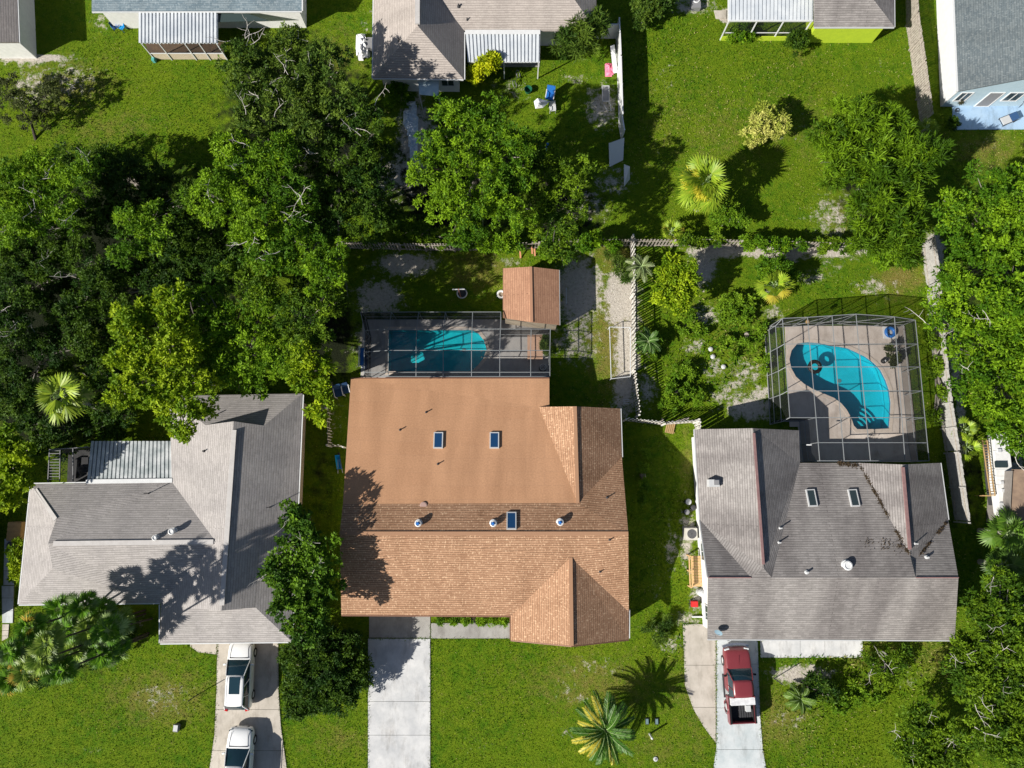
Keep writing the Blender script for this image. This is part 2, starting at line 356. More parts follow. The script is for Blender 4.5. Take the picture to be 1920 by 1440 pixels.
# soft patches: (px, py, rx, ry, strength) where grass has worn to sand, and leaf litter under trees, near-black with their shade in the colour
SAND = [(1165, 560, 34, 60, 1), (1178, 650, 26, 70, 1.0), (1170, 720, 22, 40, .9), (1160, 530, 30, 26, .8), (1085, 545, 48, 70, .85), (1080, 640, 60, 60, .5), (1560, 470, 70, 12, 1.1), (1460, 475, 60, 14, 1.0), (1350, 470, 60, 14, 1.0),
        (1600, 465, 30, 16, 1), (1320, 500, 26, 40, .8), (760, 495, 60, 22, .9), (710, 560, 50, 40, .75), (700, 640, 40, 60, .6), (1750, 480, 20, 45, 1.1), (1790, 640, 16, 120, .7), (1800, 800, 14, 120, .6), (1900, 920, 40, 70, .8),
        (1405, 765, 55, 26, .75), (1350, 745, 36, 26, .42), (1400, 700, 46, 36, .45), (1330, 590, 40, 26, .55), (1640, 540, 50, 26, .45), (1560, 500, 50, 26, .3), (1560, 410, 60, 60, .45), (1470, 240, 70, 70, .25), (1620, 380, 34, 40, .4),
        (300, 1310, 70, 50, .36), (240, 1270, 30, 16, .25), (330, 1290, 50, 20, .3), (250, 1170, 30, 22, .35), (1500, 1265, 66, 22, .75), (1640, 1270, 60, 40, .25), (1480, 1350, 60, 30, .35), (1700, 1260, 40, 60, .3),
        (1262, 1030, 22, 60, .45), (1235, 1100, 20, 60, .3), (1290, 1010, 20, 80, .55), (1220, 900, 26, 60, .15), (1310, 1120, 24, 40, .5), (1290, 1160, 30, 20, .5), (1260, 1210, 30, 30, .4), (1120, 1250, 80, 30, .32), (1060, 1290, 40, 30, .3), (1060, 1370, 34, 16, .3),
        (1130, 200, 40, 50, .6), (1150, 340, 50, 40, .45), (1100, 380, 60, 50, .4), (780, 260, 40, 100, .7), (740, 330, 60, 60, .5), (960, 170, 60, 30, .35), (1080, 150, 40, 16, .4),
        (130, 150, 70, 50, .42), (60, 160, 60, 60, .45), (60, 110, 80, 8, .9), (190, 40, 30, 30, .4), (120, 110, 60, 30, .25), (210, 220, 40, 16, .2), (620, 60, 60, 40, .15), (1845, 270, 60, 20, .25), (1240, 300, 30, 80, .2), (1360, 100, 200, 60, .06), (690, 60, 30, 50, .3),
        (1300, 10, 50, 20, .6), (1360, 30, 16, 14, 1), (900, 500, 60, 20, .15), (960, 490, 50, 16, .4), (640, 1290, 50, 20, .1), (620, 780, 30, 60, .35), (1170, 750, 30, 40, .6), (1210, 730, 30, 50, .5), (1560, 640, 300, 90, 0.0), (1340, 690, 40, 30, .42), (1375, 725, 40, 20, .5), (1425, 738, 30, 20, .6), (1300, 650, 26, 20, .5), (1450, 590, 26, 20, .5), (1520, 520, 40, 16, .5), (1080, 1310, 26, 12, .42), (900, 1400, 30, 14, .3), (180, 1400, 36, 16, .28), (1250, 150, 30, 50, .3), (1640, 120, 40, 20, .25)]
STRAW = [(1150, 640, 50, 110, .8), (900, 510, 80, 50, .55), (1150, 480, 50, 40, .7), (1690, 520, 50, 40, .8), (1600, 410, 60, 40, .5), (1850, 280, 70, 40, .6), (300, 1310, 110, 60, .6), (1100, 1280, 140, 60, .55), (1300, 1300, 60, 120, .4), (1460, 1350, 80, 60, .6), (1640, 1230, 80, 40, .5),
         (1760, 1230, 60, 60, .5), (640, 1390, 90, 40, .4), (1290, 880, 20, 80, .5), (200, 240, 120, 40, .4), (130, 160, 120, 60, .5), (1400, 640, 120, 120, .3), (1250, 1400, 90, 40, .4), (1500, 110, 60, 20, .35), (640, 100, 90, 60, .4), (850, 1340, 60, 60, .15), (1260, 240, 80, 120, .3), (1500, 230, 120, 100, .3), (1780, 100, 20, 200, .3), (1350, 250, 120, 100, .35)]
LITTER_SHADE = [(250, 480, 300, 190, 1.2), (60, 600, 140, 200, 1.2), (560, 250, 170, 200, 1.1), (860, 340, 170, 140, 1.1), (600, 640, 90, 120, 1), (80, 780, 120, 80, 1), (1050, 400, 110, 90, .9), (1640, 330, 120, 150, .8), (1850, 520, 110, 300, .8), (1810, 900, 60, 160, .7), (1860, 1300, 110, 180, .7), (590, 1230, 90, 110, .7), (110, 1210, 120, 100, .8), (600, 900, 40, 160, .6), (1210, 600, 40, 120, .4), (1740, 1390, 80, 60, .6), (960, 150, 60, 20, .5), (60, 210, 90, 50, .5)]
def field(px, py, blobs):
    v = np.zeros(len(px))
    for x, y, rx, ry, s in blobs:
        if s: v = np.maximum(v, s * np.exp(-(((px - x) / rx) ** 2 + ((py - y) / ry) ** 2) * .9))
    return v
def unproject(x, y, z=0.0):
    """world arrays to photo pixels"""
    dy, dz = y, z - CAMH
    yc = dy * CT + dz * ST; zc = -dy * ST + dz * CT
    return 960 + F * x / -zc, 720 - F * yc / -zc

def make_ground():
    xs = np.concatenate([[-400, -200, -100, -60], np.arange(-44, 44.01, .25), [60, 100, 200, 400]])
    ys = np.concatenate([[-400, -200, -100, -50], np.arange(-28, 44.01, .25), [60, 100, 200, 400]])
    X, Y = np.meshgrid(xs, ys); nx, ny = len(xs), len(ys)
    vx, vy = X.ravel(), Y.ravel()
    px, py = unproject(vx, vy)
    i, j = np.meshgrid(np.arange(nx - 1), np.arange(ny - 1)); a = (j * nx + i).ravel()
    q = np.stack([a, a + 1, a + 1 + nx, a + nx], 1)
    cx = vx[q].mean(1); cy = vy[q].mean(1); cpx, cpy = unproject(cx, cy)
    keep = np.ones(len(q), bool)
    for pool in (POOL1, POOL2):
        inn = np.zeros(len(q), bool)
        w = [(p.x, p.y) for p in [Vector(v) for v in inset([tuple(P(x, y).xy) for x, y in pool], -.26)]]
        keep &= ~inside_np(cx, cy, w)
    q = q[keep]
    me = bpy.data.meshes.new('ground')
    rng = np.random.default_rng(3)
    vz = np.zeros(len(vx))
    me.from_pydata(np.stack([vx, vy, vz], 1).tolist(), [], q.tolist())
    for nm, bl in (('sand', SAND), ('straw', STRAW), ('litter_shade', LITTER_SHADE)):
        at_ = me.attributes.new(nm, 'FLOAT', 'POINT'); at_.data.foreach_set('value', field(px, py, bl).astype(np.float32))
    m, n, l, b = new_mat('ground_cover'); setc(b, 'Roughness', .95); setc(b, 'Specular IOR Level', .1)
    tc = n.new('ShaderNodeTexCoord')
    def noise(s, d=5, r=.6):
        t = n.new('ShaderNodeTexNoise'); t.inputs['Scale'].default_value = s; t.inputs['Detail'].default_value = d; t.inputs['Roughness'].default_value = r
        l.new(tc.outputs['Object'], t.inputs['Vector']); return t.outputs['Fac']
    def ramp(src, p0, p1, ca=(0, 0, 0), cb=(1, 1, 1)):
        r = n.new('ShaderNodeValToRGB'); r.color_ramp.elements[0].position = p0; r.color_ramp.elements[1].position = p1
        r.color_ramp.elements[0].color = c4(ca); r.color_ramp.elements[1].color = c4(cb); l.new(src, r.inputs[0]); return r.outputs[0]
    def mix(f, a, b_, bt='MIX'):
        x = n.new('ShaderNodeMixRGB'); x.blend_type = bt
        for s, k in ((f, 0), (a, 1), (b_, 2)):
            if isinstance(s, (int, float)): x.inputs[k].default_value = s
            elif isinstance(s, tuple): x.inputs[k].default_value = c4(s)
            else: l.new(s, x.inputs[k])
        return x.outputs[0]
    def attr(nm):
        x = n.new('ShaderNodeAttribute'); x.attribute_name = nm; return x.outputs['Fac']
    def math_(op, a, b_):
        x = n.new('ShaderNodeMath'); x.operation = op
        for s, k in ((a, 0), (b_, 1)):
            if isinstance(s, (int, float)): x.inputs[k].default_value = s
            else: l.new(s, x.inputs[k])
        return x.outputs[0]
    g = ramp(noise(.22, 9, .72), .38, .62, (.05, .145, .005), (.125, .20, .007))
    g = mix(ramp(noise(1.6, 8, .75), .4, .66), g, (.17, .235, .012))
    st = math_('ADD', attr('straw'), math_('MULTIPLY', math_('SUBTRACT', noise(1.1, 8, .75), .5), 2.0))
    g = mix(ramp(st, .22, .8), g, (.22, .19, .05))
    g = mix(ramp(noise(7, 6, .8), .42, .6), g, (.62, .66, .5), 'MULTIPLY')
    li = math_('ADD', attr('litter_shade'), math_('MULTIPLY', math_('SUBTRACT', noise(1.3, 6), .5), 1.2))
    g = mix(ramp(li, .45, .8), g, (.012, .016, .007))  # near-black, so the shade under trees is in the ground colour
    sa = math_('ADD', attr('sand'), math_('MULTIPLY', math_('SUBTRACT', noise(1.7, 10, .8), .5), 2.0))
    sandc = ramp(noise(5, 8, .7), .3, .7, (.36, .32, .27), (.60, .56, .50))
    g = mix(ramp(sa, .36, .56), g, sandc)
    l.new(g, b.inputs['Base Color'])
    bp = n.new('ShaderNodeBump'); bp.inputs['Strength'].default_value = .8; bp.inputs['Distance'].default_value = .15
    l.new(noise(6, 8, .8), bp.inputs['Height']); l.new(bp.outputs[0], b.inputs['Normal'])
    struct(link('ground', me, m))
make_ground()

def leaf_mesh(base, d, wv, L, Wd, col, fold=.0):
    """diamond leaves: base (N,3), direction d, width direction wv, length L, half width Wd, col (N,3)"""
    N = len(base)
    b = base; t = base + d * L[:, None]; mid = base + d * (L * .45)[:, None]
    v = np.stack([b, mid + wv * Wd[:, None], t, mid - wv * Wd[:, None]], 1).reshape(-1, 3)
    me = bpy.data.meshes.new('leaves'); me.vertices.add(4 * N); me.vertices.foreach_set('co', v.astype(np.float32).ravel())
    me.loops.add(4 * N); me.loops.foreach_set('vertex_index', np.arange(4 * N, dtype=np.int32))
    me.polygons.add(N); me.polygons.foreach_set('loop_start', np.arange(0, 4 * N, 4, dtype=np.int32))
    me.update(calc_edges=True)
    a = me.attributes.new('col', 'FLOAT_COLOR', 'POINT')
    c = np.ones((N, 4, 4), np.float32); c[:, :, :3] = col[:, None, :]; a.data.foreach_set('color', c.ravel())
    return me
def unit(v): return v / np.maximum(np.linalg.norm(v, axis=1), 1e-6)[:, None]
def smooth_noise(x, y, s, seed):
    r = np.random.default_rng(seed); v = np.zeros(len(x))
    for k in range(7):
        a = r.uniform(0, 6.28); f = s * r.uniform(.5, 2.2); v += np.sin((x * np.cos(a) + y * np.sin(a)) * f + r.uniform(0, 6.28)) / 7 * 1.8
    return v

# ------------------------------------------------------------------ hard surfaces
def slabs(name, poly, m, cuts=(), z=.05, vcuts=()):
    """concrete poured in panels: the outline is cut along photo rows so that joints show"""
    mb = MB()
    def clip(pl, axis, v, keep_less):
        out = []
        for i in range(len(pl)):
            a, b_ = pl[i], pl[(i + 1) % len(pl)]
            ia = (a[axis] < v) == keep_less; ib = (b_[axis] < v) == keep_less
            if ia: out.append(a)
            if ia != ib:
                t = (v - a[axis]) / (b_[axis] - a[axis]); out.append((a[0] + (b_[0] - a[0]) * t, a[1] + (b_[1] - a[1]) * t))
        return out
    ps = [poly]
    for axis, cs in ((1, cuts), (0, vcuts)):
        for c in cs:
            nx = []
            for p in ps:
                for k in (True, False):
                    q = clip(p, axis, c, k)
                    if len(q) > 2: nx.append(q)
            ps = nx
    for p in ps:
        w = inset([tuple(P(x, y).xy) for x, y in p], .012)
        mb.prism([Vector((v.x, v.y, 0)) for v in w], -.05, z)
    return struct(mb.build(name, m))
slabs('driveway', DRIVE_M, M_CONC, (1315, 1378), vcuts=())
slabs('driveway', APRON_M, M_CONCG, (), z=.045)
slabs('walkway', WALK_M, M_CONCG, (), .06, vcuts=())
slabs('driveway', DRIVE_L, M_CONCT, (1330, 1407))
slabs('patio', SLAB_L, M_CONCT)
slabs('driveway', DRIVE_R, M_CONCB, (1245, 1327, 1405))
slabs('driveway', SLAB_R, M_CONCT, (1247, 1326, 1385))
slabs('walkway', WALK_R, M_CONC, (), .05, vcuts=(1500, 1546))
slabs('patio', SLAB_TR, M_BLUESLAB, z=.08)
slabs('path', [(4, 1098), (27, 1098), (25, 1168), (5, 1168)], M_CONCB, (1121, 1145), .06)
slabs('path', [(9, 1010), (28, 1010), (27, 1097), (7, 1097)], M_CONCB, (1030, 1070), .05)
slabs('path', [(5, 1170), (18, 1170), (16, 1196), (4, 1202)], M_CONCT, (1182, 1192), .05)
slabs('patio', [(272, 80), (420, 80), (420, 103), (280, 103)], mat('porch_floor', (.16, .10, .06), (.10, .07, .05), scale=1.5, rough=.8), z=.06)
slabs('patio', [(1338, 20), (1362, 20), (1362, 36), (1342, 36)], M_CONCT, z=.06)
slabs('patio', [(872, 60), (1012, 60), (1012, 126), (880, 126)], M_CONCG, z=.05)

def pool(outline, deck, mdeck, mplaster, label, depth=1.05):
    W2 = [P(x, y, .1) for x, y in deck]; I2 = [P(x, y, .1) for x, y in outline]
    tri = tessellate_polygon([[Vector((p.x, p.y, 0)) for p in W2], [Vector((p.x, p.y, 0)) for p in I2]])
    vs = W2 + I2; mb = MB(); mb.add(vs, [tuple(t) for t in tri])
    n = len(W2); mb.add([Vector((p.x, p.y, z)) for z in (.1, -.1) for p in W2], [(i, (i + 1) % n, n + (i + 1) % n, n + i) for i in range(n)])
    o = mb.build('pool_deck', mdeck); struct(o)
    if sum(p.normal.z for p in o.data.polygons) < 0: o.data.flip_normals()
    c = sum(I2, Vector()) / len(I2); c.z = 0
    t = thing('swimming_pool', label, 'pool', c)
    ins = inset([tuple(p.xy) for p in I2], .012); n = len(ins); mb = MB()
    mb.add([Vector((p.x, p.y, z)) for z in (.095, -depth) for p in ins], [(i, (i + 1) % n, n + (i + 1) % n, n + i) for i in range(n)] + [tuple(range(n, 2 * n))])
    mb.build('basin', mplaster, t)
    co = inset([tuple(p.xy) for p in I2], -.22); m2 = MB(); ci = inset([tuple(p.xy) for p in I2], .03)
    m2.add([Vector((p.x, p.y, .125)) for p in co] + [Vector((p.x, p.y, .125)) for p in ci] + [Vector((p.x, p.y, .08)) for p in co] + [Vector((p.x, p.y, .06)) for p in ci],
           [(i, (i + 1) % n, n + (i + 1) % n, n + i) for i in range(n)] + [(2 * n + i, 2 * n + (i + 1) % n, (i + 1) % n, i) for i in range(n)] + [(n + i, n + (i + 1) % n, 3 * n + (i + 1) % n, 3 * n + i) for i in range(n)])
    m2.build('coping', M_COPING, t)
    tb = MB(); ti = inset([tuple(p.xy) for p in I2], .022)
    tb.add([Vector((p.x, p.y, z)) for z in (.07, -.12) for p in ti], [(i, (i + 1) % n, n + (i + 1) % n, n + i) for i in range(n)]); tb.build('tile_band', mat('blue_tile', (.03, .12, .28), (.08, .25, .38), scale=9, rough=.3), t)
    MB().lathe(Vector((c.x + .3, c.y + .2, -depth + .005)), [(.16, 0), (.15, .02)], 14).build('drain', M_GREY, t)
    m3 = MB(); wi = inset([tuple(p.xy) for p in I2], .016); m3.add([Vector((p.x, p.y, -.04)) for p in wi], [tuple(range(n))])
    w = m3.build('water', M_WATER, t)
    if w.data.polygons[0].normal.z < 0: w.data.flip_normals()
    return t
pl2 = pool(POOL2, DECK2, M_DECKT, M_POOL, 'turquoise kidney-shaped swimming pool with curved steps in the cage behind the weathered grey house')
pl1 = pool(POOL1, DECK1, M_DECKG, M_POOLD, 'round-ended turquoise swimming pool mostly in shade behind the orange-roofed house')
mb = MB()
cst = P(1606, 806)
for k in range(4):
    r0 = 2.0 - .42 * k
    pts = [cst + Vector((math.cos(a), math.sin(a), 0)) * r0 for a in [R(x) for x in range(20, 131, 10)]] + [cst + Vector((-.1, -.1, 0))]
    z = -.85 + .2 * k
    mb.prism(pts, z - .2, z)
mb.build('steps', M_POOL, pl2)
for o in (P(1668, 0),): pass

# ------------------------------------------------------------------ roofs and houses
def add_uv(me):
    uvl = me.uv_layers.new(name='UVMap')
    for p in me.polygons:
        n = p.normal; t = Vector((0, 0, 1)).cross(n)
        if t.length < .02: t = Vector((1, 0, 0))
        t.normalize(); s = n.cross(t)
        for li in p.loop_indices:
            co = me.vertices[me.loops[li].vertex_index].co; uvl.data[li].uv = (co.dot(t), co.dot(s))
def roof_part(name, V, faces, m, parent, thick=.14, label=None):
    vs = [P(*V[k]) if len(V[k]) == 3 else Vector(V[k][:3]) for k in V]; ids = {k: i for i, k in enumerate(V)}
    off = ORG.get(parent.name, Vector())
    bm = bmesh.new(); bv = [bm.verts.new(v - off) for v in vs]
    for f in faces:
        try: bf = bm.faces.new([bv[ids[k]] for k in f])
        except ValueError: continue
        bf.normal_update()
        if bf.normal.z < 0: bf.normal_flip()
    top = bm.faces[:]
    edges = [e for e in bm.edges if len(e.link_faces) == 1]
    for e in edges:
        a, b = e.verts; a2 = bm.verts.new(a.co - Vector((0, 0, thick))); b2 = bm.verts.new(b.co - Vector((0, 0, thick)))
        bm.faces.new((a, b, b2, a2))
    for f in top:
        vs2 = [bm.verts.new(v.co - Vector((0, 0, thick))) for v in f.verts]; bm.faces.new(vs2[::-1])
    bmesh.ops.remove_doubles(bm, verts=bm.verts[:], dist=.0005)
    for v in [v for v in bm.verts if not v.link_faces]: bm.verts.remove(v)
    bmesh.ops.triangulate(bm, faces=[f for f in bm.faces if len(f.verts) > 4])
    me = bpy.data.meshes.new(name); bm.to_mesh(me); bm.free(); me.update()
    add_uv(me)
    return link(name, me, m, parent, label)
def roof_bvh(objs):
    vs = []; fs = []
    for o in objs:
        off = ORG[o.name]; k = len(vs)
        vs += [v.co + off for v in o.data.vertices]; fs += [tuple(i + k for i in p.vertices) for p in o.data.polygons]
    return BVHTree.FromPolygons(vs, fs)
def walls(outline, parent, roofs, m, over=.45, default=2.55, windows=(), z0=0.0):
    bvh = roof_bvh(roofs); pts = inset([tuple(P(*p).xy) if len(p) == 3 else tuple(P(p[0], p[1], 2.7).xy) for p in outline], over)
    mb = MB(); n = len(pts); q = []
    for i in range(n):
        a, b = pts[i], pts[(i + 1) % n]; k = max(1, int((b - a).length / .35))
        q += [a.lerp(b, j / k) for j in range(k)]
    vs = []
    for p in q:
        h = bvh.ray_cast(Vector((p.x, p.y, 12)), Vector((0, 0, -1)))
        z = h[0].z - .13 if h[0] is not None else default
        vs += [Vector((p.x, p.y, z0)), Vector((p.x, p.y, z))]
    N = len(q); mb.add(vs, [(2 * i, 2 * ((i + 1) % N), 2 * ((i + 1) % N) + 1, 2 * i + 1) for i in range(N)])
    w = mb.build('wall', m, parent)
    for (i, fr, wd, zb, ht, kind) in windows:
        a, b = pts[i % n], pts[(i + 1) % n]; d = (b - a).normalized(); nn = Vector((d.y, -d.x)); c = a.lerp(b, fr)
        ang = math.atan2(d.y, d.x); cc = Vector((c.x, c.y, zb + ht / 2)); N3 = Vector((nn.x, nn.y, 0))
        fm = MB(); D = Vector((d.x, d.y, 0)); t = .07
        for s in (-1, 1):
            fm.box(cc + D * (s * (wd / 2)) + N3 * .02, (t, .08, ht + t), ang); fm.box(cc + Vector((0, 0, s * ht / 2)) + N3 * .018, (wd - t, .075, t), ang)
        if kind == 'window': fm.box(cc + N3 * .022, (.045, .06, ht - t), ang)
        fo = fm.build(kind if kind != 'window' else 'window', M_WHITE, parent)
        if kind == 'window': MB().box(cc + N3 * .004, (wd - t, .03, ht - t), ang).build('pane', M_SKYGD, fo)
        else: MB().box(cc + N3 * .006, (wd - t, .04, ht - t), ang).build('door_leaf' if kind == 'door' else 'panel', M_WHITE if kind == 'garage_door' else M_GREY, fo)
    return w
def fascia(pts, m, parent, h=.16, out=.018, name='fascia', closed=True, w=.03):
    """board along the roof edge, slightly proud of it; pts are world points on the roof edge"""
    mb = MB(); c = sum((Vector(p) for p in pts), Vector()) / len(pts)
    n = len(pts)
    for i in range(n if closed else n - 1):
        a, b = Vector(pts[i]), Vector(pts[(i + 1) % n]); d = (b - a).normalized(); nn = Vector((d.y, -d.x, 0))
        if nn.length < .01: continue
        nn.normalize()
        area = sum(Vector(pts[k]).x * Vector(pts[(k + 1) % n]).y - Vector(pts[(k + 1) % n]).x * Vector(pts[k]).y for k in range(n))
        if area < 0: nn = -nn
        mb.bar(a + nn * out - Vector((0, 0, h / 2 + .0)), b + nn * out - Vector((0, 0, h / 2)), w, h)
    return mb.build(name, m, parent)
def cap(a, b, m, parent, w=.28, h=.06, lift=.03, name='ridge_cap'):
    a = P(*a); b = P(*b); return MB().bar(a + Vector((0, 0, lift)), b + Vector((0, 0, lift)), w, h).build(name, m, parent)
def centre(V):
    ps = [P(*v) for v in V.values()]; c = sum(ps, Vector()) / len(ps); c.z = 0; return c
def hit(bvh, px, py):
    d = (P(px, py, 0) - Vector((0, 0, CAMH))).normalized(); h = bvh.ray_cast(Vector((0, 0, CAMH)), d)
    return (h[0], h[1]) if h[0] is not None else (P(px, py, 3), Vector((0, 0, 1)))
def skylight(bvh, px, py, w, l, parent, glass, frame, name='skylight', hgt=.14, rz=0):
    p, n = hit(bvh, px, py)
    if n.z < 0: n = -n
    q = Vector((0, 0, 1)).rotation_difference(n).to_matrix() @ Matrix.Rotation(rz, 3, 'Z')
    mb = MB(); t = .07
    for s in (-1, 1):
        mb.v += []; 
    def bx(c, d, mbx):
        vs = [p + q @ (Vector(c) + Vector((x * d[0] / 2, y * d[1] / 2, z * d[2] / 2))) for x in (-1, 1) for y in (-1, 1) for z in (-1, 1)]
        mbx.add(vs, [(0, 1, 3, 2), (4, 6, 7, 5), (0, 4, 5, 1), (2, 3, 7, 6), (0, 2, 6, 4), (1, 5, 7, 3)])
    for s in (-1, 1):
        bx((s * (w - t) / 2, 0, hgt / 2), (t, l, hgt), mb); bx((0, s * (l - t) / 2, hgt / 2), (w - 2 * t, t, hgt), mb)
    o = mb.build(name, frame, parent)
    g = MB(); bx((0, 0, hgt / 2), (w - 2 * t, l - 2 * t, hgt * .8), g); g.build('glass', glass, o)
    return o
def pipe(bvh, px, py, h, r, parent, m=None):
    p, n = hit(bvh, px, py); MB().lathe(p - Vector((0, 0, .05)), [(r * 2.2, 0), (r * 2.0, .09), (r, .12), (r, h)], 10).build('vent_pipe', m or M_DARKG, parent)
def round_vent(bvh, px, py, parent, r=.22, h=.42, m=None, inner=M_BLUE):
    p, n = hit(bvh, px, py)
    o = MB().lathe(p - Vector((0, 0, .08)), [(r * 1.25, 0), (r * 1.2, .1), (r * .8, .12), (r * .8, h * .75), (r * 1.05, h * .76), (r * 1.05, h), (r * .75, h + .03), (r * .7, h - .02)], 18).build('roof_vent', m or M_WHITE, parent)
    if inner: MB().lathe(p + Vector((0, 0, h - .13)), [(r * .5, 0), (r * .52, .1), (r * .3, .14)], 14).build('vent_cap', inner, o)

# ---- the orange house
Z = 2.7
V1 = dict(a=(658, 710, Z), b=(1030, 710, Z), c=(1030, 763, 2.98), d=(1010, 763, 2.99), v1=(1083, 943, 4.3), w1=(643, 945, 4.3),
          w0=(637, 1000, 5.1), e1=(1178, 1000, 5.1), v2=(1166, 857, Z), nr=(1078, 762, 4.45), ne=(1163, 766, Z),
          fr=(1070, 1045, 4.55), fl=(958, 1155, Z), sw=(640, 1153, Z), e2=(1179, 1147, 2.72), gr=(1072, 1211, 4.6), gl=(958, 1200, Z), ge=(1179, 1199, Z))
t1 = thing('orange_roofed_house', 'large house with an orange-brown roof, flat tan rear section and blue skylights', 'house', centre(V1))
r1a = roof_part('flat_roof', V1, [('a', 'b', 'c', 'd', 'v1', 'w1')], M_MEMB, t1)
r1b = roof_part('roof', V1, [('w1', 'v1', 'v2', 'e1', 'w0'), ('w0', 'e1', 'e2', 'fr', 'fl', 'sw'), ('fr', 'fl', 'gl', 'gr'), ('fr', 'gr', 'ge', 'e2'), ('d', 'nr', 'v1'), ('nr', 'ne', 'v2', 'v1')], M_ORANGE, t1)
B1 = roof_bvh([r1a, r1b])
walls([(658, 710), (1030, 710), (1030, 766), (1163, 766), (1166, 857), (1178, 1155), (1178, 1199), (958, 1200), (958, 1155), (640, 1153), (645, 940)], t1, [r1a, r1b], M_CREAM, over=.42,
      windows=[(5, .3, 1.4, .9, 1.2, 'window'), (5, .7, 1.4, .9, 1.2, 'window'), (8, .2, .95, .1, 2.1, 'door')] if False else [])
cap((637, 1000, 5.1), (1178, 1000, 5.1), M_ORANGE, t1, .24, .03, .012)
cap((1078, 762, 4.45), (1083, 943, 4.3), M_ORANGE, t1, .24, .03, .012)
cap((1070, 1045, 4.55), (1072, 1211, 4.6), M_ORANGE, t1, .24, .03, .012)
def edge_board(pix, m, parent, name='gutter', w=.07, h=.1, outv=(0, 0)):
    mb = MB()
    for a, b in zip(pix, pix[1:]):
        A, B = P(*a), P(*b); A = A + Vector((outv[0], outv[1], -.07)); B = B + Vector((outv[0], outv[1], -.07)); mb.bar(A, B, w, h)
    return mb.build(name, m, parent)
edge_board([(640, 1153, Z), (958, 1155, Z)], M_BROWNTRIM, t1, outv=(0, -.05))
edge_board([(658, 710, Z), (1030, 710, Z)], M_BROWNTRIM, t1, outv=(0, .05))
edge_board([(1163, 766, Z), (1166, 857, Z)], M_LGREY, t1, outv=(.05, 0))
edge_board([(958, 1158, Z), (958, 1200, Z)], M_BROWNTRIM, t1, outv=(-.05, 0))
edge_board([(958, 1200, Z), (1072, 1211, 4.6), (1179, 1199, Z)], M_BROWNTRIM, t1, name='rake_board', outv=(0, -.05))
edge_board([(1179, 1143, Z), (1179, 1197, Z)], M_WHITE, t1, outv=(.05, 0))
for x, y in ((822, 826), (927, 826)): skylight(B1, x, y, .66, 1.15, t1, M_SKYGL, M_LGREY, rz=0)
skylight(B1, 959, 977, .66, 1.2, t1, M_SKYGL, M_LGREY)
for x, y in ((785, 981), (925, 981), (1050, 979)): round_vent(B1, x, y, t1)
for x, y in ((799, 773), (750, 806), (821, 870), (1138, 933), (1143, 1012), (1125, 1072)): pipe(B1, x, y, .32, .04, t1)
MB().lathe(hit(B1, 794, 948)[0] - Vector((0, 0, .02)), [(.26, 0), (.26, .03), (.2, .05)], 12).build('stain_disc', mat('dusty_pink_stain', (.36, .24, .21), rough=.8), t1)  # thin disc standing in for a faint roof stain

# ---- the pale grey house on the left
V2 = dict(A=(58, 908, Z), B=(322, 903, Z), V=(405, 1016, 4.4), R1=(90, 1019, 4.45), D1=(105, 975, 3.9), D2=(99, 1066, 3.9), S1=(35, 1133, Z), S2=(302, 1130, Z), C1=(300, 1206, Z),
          E1=(567, 738, Z), E2=(547, 1203, Z), Rt=(438, 790, 4.7), Rb=(415, 1145, 4.7), G1=(385, 797, 3.84), G2=(495, 798, 3.83), G3=(352, 1140, 3.65), G4=(479, 1139, 3.74), W1=(318, 742, Z))
t2 = thing('grey_roofed_house', 'long pale grey shingled house with a metal patio roof, left of the orange-roofed house', 'house', centre(V2))
r2 = roof_part('roof', V2, [('A', 'B', 'V', 'R1', 'D1'), ('A', 'D1', 'D2', 'S1'), ('D1', 'R1', 'D2'), ('S1', 'D2', 'R1', 'V', 'S2'), ('Rt', 'G1', 'W1', 'B', 'V', 'S2', 'C1', 'G3', 'Rb'), ('Rt', 'Rb', 'G4', 'E2', 'E1', 'G2'), ('Rt', 'G2', 'G1'), ('G1', 'G2', 'E1', 'W1'), ('Rb', 'G3', 'G4'), ('G3', 'C1', 'E2', 'G4')], M_PINKGREY, t2)
B2 = roof_bvh([r2])
walls([(58, 908), (322, 903), (318, 742), (567, 738), (547, 1203), (300, 1206), (302, 1130), (35, 1133)], t2, [r2], M_CREAM)
cap((439, 806, 4.7), (416, 1135, 4.7), M_CAP, t2, .32, .04, .0)
cap((100, 1019, 4.45), (400, 1016, 4.41), M_CAP, t2, .32, .04, -.005)
cap((66, 918, 2.88), (104, 974, 3.9), M_CAP, t2, .28, .03, -.02)
edge_board([(567, 740, Z), (547, 1203, Z)], M_WHITE, t2, outv=(.06, 0))
edge_board([(300, 1206, Z), (547, 1203, Z)], M_WHITE, t2, outv=(0, -.06))
edge_board([(35, 1133, Z), (300, 1130, Z)], M_WHITE, t2, outv=(0, -.06))
edge_board([(300, 1134, Z), (300, 1206, Z)], M_WHITE, t2, outv=(-.06, 0))
edge_board([(58, 908, Z), (165, 906, Z)], M_WHITE, t2, outv=(0, .06))
edge_board([(58, 908, Z), (35, 1133, Z)], M_WHITE, t2, outv=(-.06, 0))
round_vent(B2, 326, 996, t2, .2, .5, inner=None); round_vent(B2, 293, 1008, t2, .17, .35, inner=None)
pipe(B2, 279, 925, .75, .03, t2); pipe(B2, 383, 846, .35, .045, t2); pipe(B2, 400, 780, .45, .04, t2); pipe(B2, 506, 951, .8, .025, t2)

